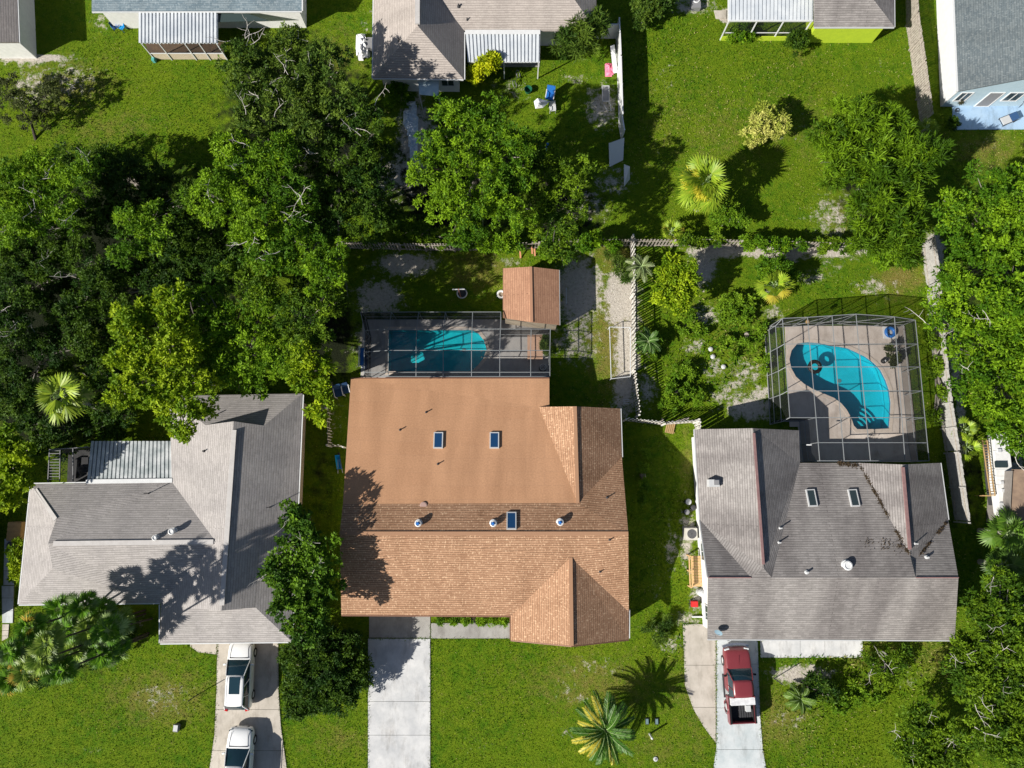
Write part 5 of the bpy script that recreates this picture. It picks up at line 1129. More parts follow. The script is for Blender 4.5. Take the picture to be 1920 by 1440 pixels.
palm('tall_fan_palm', 'tall leaning fan palm with drooping pale fronds among the dark grove', 120, 742, (235, 782), 6.0, 'fan', 24, 1.35, LIMEP, 63, ((.14, .26, .03), (.34, .42, .12)), tr=.17, droop=1.2)
palm('small_palm', 'bright yellow-green palm left of the large pool cage', 1452, 535, None, 1.8, 'fan', 26, .95, LIMEP, 64, YELP, oldside=R(250), tr=.12)
palm('small_palm', 'grey-green palm tuft leaning over the whitewashed fence top', 1202, 500, None, 1.6, 'pinnate', 14, 1.1, ((.12, .17, .06), (.25, .3, .12)), 65, tr=.1, w=.3)
palm('small_palm', 'small yellow-tinged fan palm beside the back fence corner', 1260, 435, None, 1.3, 'fan', 18, .8, LIMEP, 66, YELP, tr=.1)
palm('small_palm', 'upper small bright palm between the board fence and the white trailer', 1808, 805, None, 1.5, 'fan', 14, .7, LIMEP, 67, tr=.08)
palm('small_palm', 'lower small bright palm between the board fence and the white trailer', 1812, 838, None, 1.2, 'fan', 14, .75, LIMEP, 68, tr=.08)
palm('fan_palm', 'green fan palm below the white camper trailer', 1888, 1000, None, 3.0, 'fan', 30, 1.2, ((.06, .14, .012), (.14, .26, .03)), 69, tr=.16)
palm('fan_palm', 'darker fan palm at the right edge below the trailer palm', 1880, 1060, None, 2.5, 'fan', 26, 1.1, ((.04, .10, .012), (.10, .18, .03)), 70, tr=.16)
palm('small_palm', 'low palm in the shrubs right of the maroon pickup', 1500, 1310, None, .8, 'pinnate', 18, 1.0, ((.08, .16, .02), (.18, .28, .05)), 71, tr=.1, w=.3)
palm('small_palm', 'small palm tuft at the top of the bamboo-like clump', 1672, 222, None, 2.2, 'fan', 14, .8, LIMEP, 72, tr=.1)
palm('small_palm', 'small palm at the lower end of the leaning wooden fence', 1737, 240, None, 1.6, 'fan', 14, .75, LIMEP, 73, tr=.1)
palm('small_palm', 'dark palm tuft on the shaded side of the white fence', 1216, 640, None, 1.4, 'pinnate', 14, 1.0, ((.05, .11, .02), (.1, .2, .04)), 74, tr=.09, w=.28)
GP = 'fan palms of the thick clump in the bottom left yard'
PG = ((.045, .14, .006), (.14, .29, .012))
spots = [(52, 1258, 10.2, None, 'fan palm with pale edged fronds at the lower left of the clump'), (116, 1258, 10.0, None, 'fan palm at the bottom of the clump above the lawn'), (24, 1222, 10.4, None, 'fan palm at the far left edge of the clump'), (90, 1205, 11.0, None, 'brightest fan palm in the middle of the clump'),
         (58, 1175, 9.4, None, 'fan palm beside the path below the grey roof'), (118, 1140, 5.6, (190, 1160), 'tall fan palm touching the eave of the grey roof'), (168, 1180, 6.6, (250, 1165), 'dark tall fan palm right of the clump centre'), (192, 1225, 5.6, (270, 1190), 'dark fan palm at the right end of the clump'), (158, 1135, 6.6, (225, 1152), 'dark tall fan palm standing over the roof edge'),
         (140, 1222, 4.6, (190, 1200), 'shaded fan palm in the middle right of the clump'), (20, 1275, 9.0, None, 'low fan palm at the bottom left of the clump'), (205, 1180, 7.2, (285, 1160), 'tallest fan palm, leaning over the lawn right of the clump'), (82, 1236, 10.6, None, 'fan palm with glossy fronds left of the clump centre'), (130, 1178, 6.2, (215, 1180), 'fan palm high in the clump between the dark ones'),
         (216, 1212, 4.4, None, 'low dark fan palm at the lawn corner of the clump'), (222, 1168, 3.6, None, 'low dark fan palm tucked under the roof corner'), (196, 1150, 4.2, (215, 1155), 'shaded fan palm between the eave and the tallest palm')]
for i, (x, y, h, bs, lb) in enumerate(spots):
    palm('fan_palm', lb, x, y, bs, h, 'fan', 34, .80 if h < 8 else .72, PG if i % 3 else ((.10, .19, .012), (.28, .38, .06)), 80 + i, ((.30, .22, .02), (.5, .36, .05)) if i in (0, 4, 10) else ((.12, .2, .05), (.28, .38, .14)), group=GP, tr=.065, droop=.8, bark=mat('dark_bark', (.05, .04, .035), rough=.9))

# ------------------------------------------------------------------ vehicles
def loft(sections, close=True):
    mb = MB(); n = len(sections[0]); vs = [p for s in sections for p in s]; fs = []
    for k in range(len(sections) - 1):
        for i in range(n - 1): fs.append((k * n + i, k * n + i + 1, (k + 1) * n + i + 1, (k + 1) * n + i))
        fs.append((k * n + n - 1, k * n, (k + 1) * n, (k + 1) * n + n - 1))
    fs += [tuple(range(n)), tuple((len(sections) - 1) * n + i for i in range(n))[::-1]]
    return mb.add(vs, fs)
def subsurf(o, lv=2):
    m = o.modifiers.new('subsurf', 'SUBSURF'); m.levels = lv; m.render_levels = lv
    o.data.polygons.foreach_set('use_smooth', [True] * len(o.data.polygons)); return o
def wheel(t, x, y, r=.34, w=.22):
    mb = MB(); M = Matrix.Rotation(R(90), 3, 'Y'); prof = [(r * .62, -w / 2), (r * .93, -w / 2), (r, -w * .3), (r, w * .3), (r * .93, w / 2), (r * .62, w / 2)]
    n = 22; vs = []; fs = []
    for rr_, z in prof: vs += [Vector((x, y, r)) + M @ Vector((rr_ * math.cos(2 * math.pi * i / n), rr_ * math.sin(2 * math.pi * i / n), z)) for i in range(n)]
    for k in range(len(prof) - 1):
        for i in range(n): fs.append((k * n + i, k * n + (i + 1) % n, (k + 1) * n + (i + 1) % n, (k + 1) * n + i))
    mb.add(vs, fs); o = mb.build('wheel', M_RUBBER, t, smooth=True)
    h = MB(); vs = []
    for z in (-w * .42, w * .42): vs += [Vector((x, y, r)) + M @ Vector((r * .63 * math.cos(2 * math.pi * i / n), r * .63 * math.sin(2 * math.pi * i / n), z)) for i in range(n)]
    h.add(vs, [tuple(range(n))[::-1], tuple(range(n, 2 * n))] + [(i, (i + 1) % n, n + (i + 1) % n, n + i) for i in range(n)]); h.build('rim', M_LGREY, o)
def sections(L, Wd, st):
    out = []
    for (f, w, zb, zd) in st:
        y = f * L; w = w * Wd / 2
        half = [(.80 * w, .20), (.99 * w, .30), (w, .52), (.965 * w, zb), (.86 * w, zd - .015), (.45 * w, zd + .015)]
        out.append([Vector((-x, y, z)) for x, z in half[::1]] + [Vector((0, y, zd + .025))] + [Vector((x, y, z)) for x, z in half[::-1]])
    return out
def panel(a, b, c, d, n=6, bulge=.03, out=Vector((0, 0, 1)), ):
    mb = MB(); vs = []
    for i in range(n + 1):
        for j in range(n + 1):
            u, v = i / n, j / n; p = a.lerp(b, u).lerp(d.lerp(c, u), v); vs.append(p + out * bulge * (1 - (2 * u - 1) ** 2) * (1 - .4 * (2 * v - 1) ** 2))
    fs = [(i * (n + 1) + j, (i + 1) * (n + 1) + j, (i + 1) * (n + 1) + j + 1, i * (n + 1) + j + 1) for i in range(n) for j in range(n)]
    return mb.add(vs, fs)
def greenhouse(t, paint, yb0, yf0, yr1, yf1, wb, wt, zb, zt, sunroof=None, dark_rear=True, pillars=(0.48,)):
    """yb0/yf0: rear and front of the glass base, yr1/yf1: rear and front of the roof; half widths wb, wt"""
    q = lambda x, y, z: Vector((x, y, z))
    panel(q(-wb, yf0, zb), q(wb, yf0, zb), q(wt, yf1, zt - .01), q(-wt, yf1, zt - .01), bulge=.07, out=Vector((0, .8, .6))).build('windscreen', M_GLASSD, t, smooth=True)
    panel(q(wb, yb0, zb), q(-wb, yb0, zb), q(-wt, yr1, zt - .01), q(wt, yr1, zt - .01), bulge=.05, out=Vector((0, -.8, .5))).build('rear_window', M_GLASSD, t, smooth=True)
    for s in (-1, 1):
        k = [yb0 + .02] + [yb0 + (yf0 - yb0) * p for p in pillars] + [yf0 - .02]; kt = [yr1] + [yr1 + (yf1 - yr1) * p for p in pillars] + [yf1]
        for i in range(len(k) - 1):
            panel(q(s * wb, k[i], zb), q(s * wb, k[i + 1], zb), q(s * wt, kt[i + 1], zt - .03), q(s * wt, kt[i], zt - .03), 3, .02, Vector((s, 0, .2))).build('side_window', M_GLASSD, t, smooth=True)
    mb = MB()
    for s in (-1, 1):
        e = .012
        mb.tube([q(s * (wb + .01), yf0, zb), q(s * (wb * .45 + wt * .55 + .01), yf0 * .45 + yf1 * .55 + .02, zb * .45 + zt * .55 + .02), q(s * wt, yf1, zt)], .035, 6)
        mb.tube([q(s * (wb + .01), yb0, zb), q(s * wt, yr1, zt)], .05, 6)
        for p in pillars: mb.bar(q(s * (wb + .02), yb0 + (yf0 - yb0) * p, zb), q(s * (wt + .015), yr1 + (yf1 - yr1) * p, zt - .02), .05, .03)
    mb.build('pillars', paint, t)
    # roof skin with rounded edge
    rows = []
    ny, nx = 7, 9
    for i in range(ny):
        v = i / (ny - 1); y = yr1 + (yf1 - yr1) * v; row = []
        for j in range(nx):
            u = -1 + 2 * j / (nx - 1); row.append(Vector((u * (wt + .02) * (1 - .06 * abs(2 * v - 1) ** 3), y + .03 * (1 - u * u) * (1 if v > .5 else -1) * abs(2 * v - 1), zt + .05 * (1 - u ** 4) - .035 * abs(2 * v - 1) ** 3)))
        rows.append(row)
    mb = MB(); vs = [p for r_ in rows for p in r_]; k = len(vs); vs += [p - Vector((0, 0, .05)) for p in vs]
    fs = []
    for i in range(ny - 1):
        for j in range(nx - 1):
            a = i * nx + j; fs += [(a, a + 1, a + nx + 1, a + nx), (k + a + nx, k + a + nx + 1, k + a + 1, k + a)]
    for j in range(nx - 1): fs += [(j, k + j, k + j + 1, j + 1), ((ny - 1) * nx + j, (ny - 1) * nx + j + 1, k + (ny - 1) * nx + j + 1, k + (ny - 1) * nx + j)]
    for i in range(ny - 1): fs += [(i * nx, (i + 1) * nx, k + (i + 1) * nx, k + i * nx), (i * nx + nx - 1, k + i * nx + nx - 1, k + (i + 1) * nx + nx - 1, (i + 1) * nx + nx - 1)]
    rf = mb.add(vs, fs).build('roof', paint, t, smooth=True)
    if sunroof:
        y0, y1, w = sunroof; MB().box((0, (y0 + y1) / 2, zt + .052), (w, y1 - y0, .012)).build('sunroof', M_GLASSD, rf, bevel=.004)
def mirrors(t, paint, y, w, z):
    for s in (-1, 1): MB().box((s * (w + .07), y, z), (.2, .12, .14), rz=s * -.2).build('wing_mirror', paint, t, bevel=.02)
def suv(label, loc, rz, L=4.5, Wd=1.86, H=1.66, sunroof=True):
    t = thing('parked_car', label, 'car', (0, 0, 0), 'white cars on the left driveway', world=False)
    st = [(.5, .70, .55, .60), (.485, .84, .66, .74), (.43, .95, .78, .90), (.3, 1, .88, .99), (.17, 1, .95, 1.06), (-.1, 1, .97, 1.04), (-.35, 1, .98, 1.04), (-.46, .97, .95, 1.02), (-.495, .88, .85, .93)]
    subsurf(loft(sections(L, Wd, st)).build('body', M_CARW, t))
    greenhouse(t, M_CARW, -.475 * L, .235 * L, -.39 * L, .04 * L, Wd * .44, Wd * .345, 1.0, H - .05, sunroof=(-.22 * L, .02 * L, .74) if sunroof else None, pillars=(.3, .62))
    MB().bar((0, .02, H + .01), (0, .02, H + .01), .01)
    for x in (-1, 1):
        for y in (.31, -.30): wheel(t, x * (Wd / 2 - .1), y * L)
        MB().box((x * Wd * .36, L * .462, .70), (.34, .12, .12), rz=x * -.45).build('headlight', M_GLASSD, t, bevel=.02)
        MB().box((x * Wd * .40, -L * .478, .92), (.26, .18, .2), rz=x * .3).build('tail_light', M_TAIL, t, bevel=.02)
    MB().box((0, L * .492, .45), (Wd * .55, .06, .2)).build('grille', M_BLACK, t)
    MB().box((0, -L * .497, .6), (.5, .03, .13)).build('number_plate', M_LGREY, t)
    sm = MB()
    for x in (-1, 1): sm.bar((x * Wd * .36, .26 * L, 1.015), (x * Wd * .31, .445 * L, .90), .014, .02)
    sm.bar((-Wd * .36, .262 * L, 1.03), (Wd * .36, .262 * L, 1.03), .05, .02); sm.build('bonnet_seams', M_DARKG, t)
    for x in (-1, 1): MB().bar((x * Wd * .33, -.36 * L, H + .035), (x * Wd * .33, .0 * L, H + .035), .03, .03).build('roof_rail', M_LGREY, t)
    mirrors(t, M_CARW, .17 * L, Wd / 2, 1.02)
    t.location = loc; t.rotation_euler = (0, 0, rz); return t
c1 = P(449, 1266, .8); c1.z = .05
suv('white car with a dark sunroof parked nose-in under the grey eave', c1, R(0), L=4.7, Wd=1.82)
c2 = P(447, 1434, .8); c2.z = .05
suv('white car without sunroof parked behind the first, cut by the bottom edge', c2, R(-1), L=4.9, Wd=1.84, sunroof=False)
def pickup(label, loc, rz, L=5.55, Wd=1.92):
    t = thing('pickup_truck', label, 'pickup truck', (0, 0, 0), world=False)
    st = [(.5, .82, .58, .66), (.485, .90, .75, .86), (.44, .96, .92, 1.0), (.3, .985, 1.0, 1.08), (.2, .99, 1.03, 1.12), (.0, 1, 1.05, 1.10), (-.12, 1, 1.05, 1.08)]
    subsurf(loft(sections(L, Wd, st)).build('body', M_RED, t))
    greenhouse(t, M_RED, -.135 * L, .235 * L, -.115 * L, .105 * L, Wd * .445, Wd * .36, 1.06, 1.68, pillars=(.42,))
    # bed
    mb = MB(); y0, y1 = -.495 * L, -.125 * L; w = Wd / 2
    for s in (-1, 1): mb.box((s * (w - .09), (y0 + y1) / 2, .78), (.16, y1 - y0, .62))
    mb.box((0, y0 + .05, .76), (Wd - .36, .09, .56)); mb.box((0, y1 - .03, .76), (Wd - .36, .06, .56))
    mb.build('bed', M_RED, t, bevel=.025)
    ln = MB(); ln.box((0, (y0 + y1) / 2, .62), (Wd - .36, y1 - y0 - .18, .05))
    for s in (-1, 1): ln.box((s * (w - .185), (y0 + y1) / 2, .80), (.03, y1 - y0 - .2, .5)); ln.box((s * (w - .09), (y0 + y1) / 2, 1.1), (.12, y1 - y0 - .08, .02))
    ln.build('bed_liner', M_BLACK, t)
    for x in (-1, 1):
        for y in (.315, -.30): wheel(t, x * (Wd / 2 - .13), y * L, .38, .25)
        MB().box((x * Wd * .36, L * .478, .78), (.36, .12, .16), rz=x * -.2).build('headlight', M_LAMP, t, bevel=.02)
        MB().box((x * (w - .09), y0 - .005, .8), (.13, .05, .36)).build('tail_light', M_TAIL, t, bevel=.01)
        MB().torus((x * (w + .0), -.30 * L, .40), .44, .035, 24, 6, Matrix.Rotation(R(90), 3, 'Y')).build('fender_flare', M_RED, t)
        MB().box((x * (w + .02), -.02 * L, .34), (.12, 1.6, .06)).build('running_board', M_DARKG, t)
    mb = MB(); pts = [Vector((x, L * .5 + .20 - .16 * (abs(x) / w) ** 2.2, .52)) for x in np.linspace(-w * .97, w * .97, 11)]
    for a, b in zip(pts, pts[1:]): mb.bar(a, b, .16, .2)
    mb.build('front_bumper', M_CHROME, t)
    MB().box((0, y0 - .08, .48), (Wd * .9, .14, .16)).build('rear_bumper', M_CHROME, t, bevel=.02)
    MB().box((0, .30 * L, 1.11), (.02, 1.0, .012)).build('bonnet_crease', M_RED, t)
    mirrors(t, M_BLACK, .15 * L, Wd / 2, 1.12)
    t.location = loc; t.rotation_euler = (0, 0, rz); return t
c3 = P(1387, 1285, .9); c3.z = .05
pk = pickup('maroon pickup truck with an open black bed on the right driveway', c3, R(2.5), L=5.1)
def local(o, x, y, z): return Matrix.LocRotScale(o.location, o.rotation_euler, None) @ Vector((x, y, z))
o = MB().box((0, 0, .2), (1.72, .52, .38)).build('toolbox', mat('white_toolbox', (.72, .73, .75), (.5, .5, .52), scale=3, rough=.3), bevel=.02); o.location = local(pk, 0, -.185 * 5.1, .94); o.rotation_euler = pk.rotation_euler
tag(o, 'white metal toolbox across the maroon pickup bed behind the cab', 'toolbox')
mb = MB()
for k in range(6): mb.box((-.42 + k * .168, 0, .06), (.12, .95, .03))
for k in (-1, 0, 1): mb.box((0, k * .4, .02), (1.0, .09, .04))
o = mb.build('pallet', M_DARKG); o.location = local(pk, .32, -.335 * 5.1, .66); o.rotation_euler = pk.rotation_euler; tag(o, 'dark slatted pallet lying in the maroon pickup bed', 'pallet')
o = MB().box((0, 0, .14), (.34, .42, .28)).build('carton', M_LGREY, bevel=.01); o.location = local(pk, .42, -.30 * 5.1, .75); o.rotation_euler = pk.rotation_euler; tag(o, 'small pale box on the pallet in the maroon pickup bed', 'box')

# camper trailer on the right edge
tt = thing('camper_trailer', 'white-roofed camper trailer with a ladder along its left side', 'trailer', P(1868, 890))
q = [(1862, 812, 1.7), (1890, 812, 1.7), (1899, 880, 1.7), (1892, 966, 1.7), (1876, 968, 1.7), (1867, 900, 1.7)]
pts = [P(*a) for a in q]; mb = MB(); mb.prism(pts, .95, 1.7); mb.build('body', mat('glossy_white', (.70, .70, .69), (.62, .62, .61), rough=.4), tt, bevel=.05)
for (x, y, w, l, m) in ((1876, 871, .85, .45, M_SKYGD), (1881, 950, .55, .6, M_LGREY), (1873, 845, .25, .25, M_LGREY), (1878, 905, .2, .2, M_LGREY), (1880, 920, .2, .25, M_LGREY)):
    p = P(x, y, 1.7); MB().box(p + Vector((0, 0, .05)), (w, l, .1)).build('roof_hatch', m, tt)
for k, y in enumerate((845, 880, 893, 909)):
    MB().bar(P(1861, y, 1.705), P(1893, y, 1.705), .02, .02).build('roof_seam', M_LGREY, tt)
for y in (860, 930):
    for x in (1862, 1888): 
        p = P(x, y); MB().tube([p + Vector((-.1, 0, .35)), p + Vector((.1, 0, .35))], .28, 16).build('wheel', M_RUBBER, tt)
MB().prism([p.lerp(sum(pts, Vector()) / len(pts), .25) for p in pts], .3, .94).build('chassis', M_DARKG, tt)
a, b = P(1842, 826, 1.75), P(1857, 930, 1.75); u = (b - a).normalized(); s = Vector((-u.y, u.x, 0)) * .34
mb = MB(); mb.bar(a, b, .05, .08); mb.bar(a + s, b + s, .05, .08)
for k in range(20): c = a + (b - a) * ((k + .5) / 20); mb.bar(c, c + s, .04, .04)
for c in (a, b, a + s, b + s): mb.bar(c, Vector((c.x, c.y, 0)), .05)
single('ladder_rack', mb, M_TANWOOD, 'long wooden ladder rack standing along the white trailer', 'ladder', a.xy.to_3d())

# ------------------------------------------------------------------ smaller yard objects
def post(label, base, h, r=.035, m=None, cat='post'):
    p = P(*base); return single('garden_stake', MB().lathe(p, [(r * 1.6, 0), (r, .05), (r, h), (r * .5, h + .05)], 8), m or M_DARKG, label, cat, p)
post('thin dark stake in the lawn left of the left driveway', (370, 1303), 1.5)
post('thin dark stake in the shrub bed right of the maroon pickup', (1452, 1272), 1.5)
# AC units
def ac(label, px, py, s=.85, rz=0):
    p = P(px, py, .7); p.z = 0; t = thing('air_conditioner', label, 'air conditioner', p)
    MB().box(p + Vector((0, 0, .4)), (s, s, .7), rz).build('casing', mat('ac_beige', (.52, .50, .45), rough=.5), t, bevel=.03)
    MB().box(p + Vector((0, 0, .03)), (s + .15, s + .15, .06), rz).build('pad', M_CONCG, t)
    g = MB()
    for k in range(4): g.torus(p + Vector((0, 0, .765)), .09 + .08 * k, .012, 24, 5)
    g.build('fan_grille', M_GREY, t)
    MB().lathe(p + Vector((0, 0, .752)), [(s * .4, 0), (s * .4, .006), (s * .1, .008)], 24).build('fan_opening', M_DARKG, t)
ac('beige air conditioner unit beside the left wall of the weathered house', 1297, 1001)
ac('greyish air conditioner beside the path at the left edge', 20, 1022, .7)
def bin_(label, px, py, r, h, m, lid):
    p = P(px, py, h); p.z = 0; t = thing('plastic_bin', label, 'bin', p, 'dark bins beside the weathered house')
    MB().lathe(p, [(r * .8, 0), (r, h * .9), (r * 1.08, h * .92), (r * 1.08, h)], 16).build('tub', m, t)
    MB().lathe(p + Vector((0, 0, h - .01)), [(r * 1.02, 0), (r * .9, .05), (r * .3, .08)], 16).build('lid', lid, t)
bin_('upper dark bin with a pale striped lid by the weathered house wall', 1291, 941, .22, .6, M_DARKG, M_LGREY)
bin_('lower dark bin with a grey lid by the weathered house wall', 1288, 960, .2, .55, M_BLACK, M_GREY)
bin_('small dark bin right of the two bins by the weathered house wall', 1300, 952, .2, .4, M_BLACK, M_DARKG)
# wooden deck with rail
p = P(1305, 1072, .5); t = thing('wooden_steps', 'light pine deck with a side rail beside the weathered house wall', 'wooden deck', Vector((p.x, p.y, 0)))
mb = MB()
A = P(1297, 1042, .6); B = P(1298, 1100, .6)
for k in range(11):
    y = A.y + (B.y - A.y) * (k + .5) / 11; mb.box((A.x + .58, y, .6), (1.1, .175, .04), rz=random.uniform(-.02, .02))
mb.build('boards', M_WOOD, t); mb = MB()
for x in (A.x - .28, A.x - .12): mb.box((x, (A.y + B.y) / 2, .98), (.09, B.y - A.y if B.y > A.y else A.y - B.y, .05))
for y in (A.y, B.y, (A.y + B.y) / 2): mb.box((A.x - .2, y, .5), (.09, .09, 1.0))
mb.build('railing', M_WOOD, t)
p = P(1300, 1131); t = thing('toy_cart', 'small red plastic cart on the grass by the weathered house wall', 'cart', p)
MB().box(p + Vector((0, 0, .32)), (.5, .42, .26)).build('tray', M_REDP, t, bevel=.03)
for x in (-.2, .2): MB().tube([p + Vector((x, -.24, .12)), p + Vector((x, .24, .12))], .11, 10).build('wheel', M_BLACK, t)
MB().tube([p + Vector((-.25, 0, .3)), p + Vector((-.5, .05, .55))], .02, 6).build('handle', M_BLACK, t)
p = P(1311, 1109); single('water_tank', MB().lathe(p, [(.24, 0), (.27, .1), (.27, .75), (.18, .9), (.06, .95)], 16), M_LGREY, 'pale grey round tank between the pine deck and the red cart', 'tank', p)
mb = MB(); a, b, c, d = P(1297, 1156), P(1322, 1156), P(1322, 1122), P(1297, 1150)
mb.bar(a + Vector((0, 0, .1)), b + Vector((0, 0, .1)), .1, .2); mb.bar(b + Vector((0, 0, .1)), c + Vector((0, 0, .1)), .1, .2)
single('planter_edging', mb, M_WHITE, 'white edging corner around the small bed below the red cart', 'edging', a)
# pallets and boards near the short fence
mb = MB()
for k in range(5): mb.box(P(1250 + k * 3.3, 800 + k * .7, .12) , (.1, .9, .03), rz=R(-14))
for k in (-.35, .35): mb.box(P(1257, 801, .06) + Vector((0, k, 0)), (.6, .08, .06), rz=R(-14))
single('pallet', mb, M_TANWOOD, 'weathered pallet on the grass below the short white fence', 'pallet', P(1257, 801))
mb = MB(); mb.bar(P(1236, 796, .15), P(1243, 785, .4), .14, .03); mb.bar(P(1268, 790, .1), P(1292, 784, .25), .12, .03)
single('loose_boards', mb, M_FENCEW, 'loose grey boards leaning by the short white fence', 'boards', P(1250, 790))
# lawn boxes and valves
for i, (x, y, lb) in enumerate(((1213, 1352, 'left one of the two grey-blue box lids beside the feather palm'), (1231, 1352, 'right one of the two grey-blue box lids beside the feather palm'))):
    p = P(x, y); t = thing('utility_box', lb, 'utility box', p, 'box lids in the main front lawn')
    MB().box(p + Vector((0, 0, .04)), (.24, .42, .1)).build('frame', M_DARKG, t); MB().box(p + Vector((0, 0, .1)), (.18, .34, .03)).build('lid', mat('slate_blue', (.14, .22, .24), rough=.6), t)
p = P(333, 1363); t = thing('utility_box', 'single grey utility box standing in the left lawn', 'utility box', p); MB().box(p + Vector((0, 0, .16)), (.36, .5, .32), rz=R(-4)).build('casing', M_GREY, t, bevel=.02); MB().box(p + Vector((0, .02, .33)), (.3, .4, .03), rz=R(-4)).build('lid', M_LGREY, t)
p = P(1218, 1376); single('marker_post', MB().lathe(p, [(.07, 0), (.06, .9), (.09, .92), (.03, 1.0)], 10), M_WHITE, 'short white marker post just below the two box lids', 'post', p)
p = P(1229, 1423); t = thing('water_valve', 'round pale valve cap in the lawn near the bottom edge', 'valve', p); MB().lathe(p, [(.16, 0), (.16, .06), (.1, .08)], 14).build('ring', M_LGREY, t); MB().lathe(p + Vector((0, 0, .075)), [(.07, 0), (.06, .03)], 10).build('cap', M_GREY, t)
# blue pool slide chair etc. in the gap
p = P(635, 866, .4); p.z = 0; t = thing('wheelbarrow', 'bright blue plastic barrow in the narrow grass strip left of the flat tan roof', 'wheelbarrow', p)
q = [p + Vector(v) for v in ((-.25, .48, .62), (.1, .5, .62), (.32, -.5, .55), (-.08, -.55, .55))]; q2 = [p + Vector(v) for v in ((-.12, .3, .3), (.05, .3, .3), (.2, -.35, .28), (0, -.38, .28))]
MB().add(q + q2, [(0, 1, 5, 4), (1, 2, 6, 5), (2, 3, 7, 6), (3, 0, 4, 7), (4, 5, 6, 7)]).build('tub', M_CYAN, t)
MB().bar(p + Vector((0, .3, .25)), p + Vector((.35, -.8, .5)), .04).bar(p + Vector((-.1, .3, .25)), p + Vector((.0, -.85, .5)), .04).build('handles', M_LGREY, t)
MB().tube([p + Vector((-.09, .55, .17)), p + Vector((-.01, .57, .17))], .17, 14).build('wheel', M_RUBBER, t)
def chair(label, px, py, rz, seat, frame, name='garden_chair', s=1.0, z=0, group=None):
    p = P(px, py, z + .4); p.z = z; t = thing(name, label, 'chair', p, group, world=False)
    MB().box((0, 0, .42), (.5, .5, .04)).build('seat', seat, t); MB().box((0, .3, .7), (.5, .04, .55), rx=R(-18)).build('backrest', seat, t)
    for x in (-.25, .25):
        MB().bar((x, -.25, 0), (x, -.25, .62), .035).build('leg', frame, t); MB().bar((x, .25, 0), (x, .27, .66), .035).build('leg', frame, t)
        MB().bar((x, -.27, .62), (x, .3, .64), .05, .03).build('armrest', frame, t)
    t.location = p; t.rotation_euler = (0, 0, rz); t.scale = (s,) * 3; return t
chair('navy garden chair with white arms above the slatted side fence', 636, 736, R(15), M_NAVY, M_WHITE, s=1.25)
chair('second navy garden chair close to the corner of the flat tan roof', 649, 731, R(15), M_NAVY, M_WHITE, s=1.1)
chair('blue garden chair beside the closed white umbrella', 1031, 182, R(-10), M_BLUE, M_WHITE, s=1.3)
chair('white low garden chair below the blue one', 1036, 203, R(5), M_LGREY, M_WHITE, s=.9)
p = P(1013, 190); t = thing('garden_umbrella', 'tilted white umbrella beside the blue garden chair', 'umbrella', p)
q = [P(1001, 190, 1.0), P(1008, 184, 1.3), P(1031, 190, 1.2), P(1018, 202, .9), P(1004, 204, .8), P(1013, 192, 1.55)]
MB().add(q, [(0, 1, 5), (1, 2, 5), (2, 3, 5), (3, 4, 5), (4, 0, 5)]).build('canopy', mat('white_pink_canvas', (.74, .68, .70), (.6, .66, .72), scale=5, rough=.7), t)
MB().tube([p, q[5]], .025, 6).build('pole', M_ALU, t)
# lounge chair, grill, pots on the pale blue patio
p = P(1891, 224, .3); t = thing('sun_lounger', 'folding sun lounger with a grey cushion on the pale blue patio', 'sun lounger', Vector((p.x, p.y, .08)), world=False)
MB().box((-.3, 0, .34), (.75, .6, .05)).build('seat', M_LGREY, t); MB().box((.3, 0, .45), (.6, .6, .05), ry=R(-28)).build('backrest', M_NAVY, t)
mb = MB()
for y in (-.33, .33): mb.bar((-.75, y, .32), (.6, y, .36), .04); mb.bar((-.6, y, 0), (-.55, y, .32), .035); mb.bar((.4, y, 0), (.35, y, .34), .035)
mb.bar((-.75, -.33, .32), (-.75, .33, .32), .04); mb.build('frame', M_DARKG, t); t.location = Vector((p.x, p.y, .08)); t.rotation_euler = (0, 0, R(22))
p = P(1912, 196); p.z = .08; t = thing('barbecue_grill', 'black barbecue grill on the pale blue patio at the right edge', 'grill', p)
MB().lathe(p + Vector((0, 0, .5)), [(.12, 0), (.3, .12), (.33, .25), (.28, .4), (.1, .5)], 16).build('kettle', M_BLACK, t)
for a in (0, 2.1, 4.2): MB().bar(p + Vector((math.cos(a) * .35, math.sin(a) * .35, 0)), p + Vector((math.cos(a) * .15, math.sin(a) * .15, .55)), .03).build('leg', M_BLACK, t)
MB().box(p + Vector((-.5, .05, .65)), (.35, .3, .03)).build('side_shelf', M_GREY, t)
p = P(1878, 187); p.z = .08; single('storage_box', MB().box(p + Vector((0, 0, .2)), (.75, .42, .4), rz=R(20)), M_ORNG, 'orange-brown box against the pale blue house wall', 'box', p, bevel=.02)
p = P(1794, 194); p.z = .08; t = thing('potted_plant', 'dark potted plant at the left corner of the pale blue patio', 'plant', p)
MB().lathe(p, [(.18, 0), (.24, .35), (.26, .36)], 14).build('pot', M_BROWNTRIM, t)
rng = np.random.default_rng(5); B_, D_, Wv_, L_, Wd_, C_ = crown_arrays([(Vector((0, 0, .6)), .3)], ((np.array((.05, .05, .03))), np.array((.09, .09, .05))), rng, .2, .3, 1, .8, .2, .2); link('foliage', leaf_mesh(B_, D_, Wv_, L_, Wd_, C_), M_LEAF, t)
p = P(1793, 208); p.z = .08; single('garden_hose', MB().torus(p + Vector((0, 0, .04)), .16, .02, 18, 6).torus(p + Vector((.02, .03, .07)), .12, .02, 18, 6), M_DARKG, 'small coiled dark hose below the potted plant', 'hose', p)
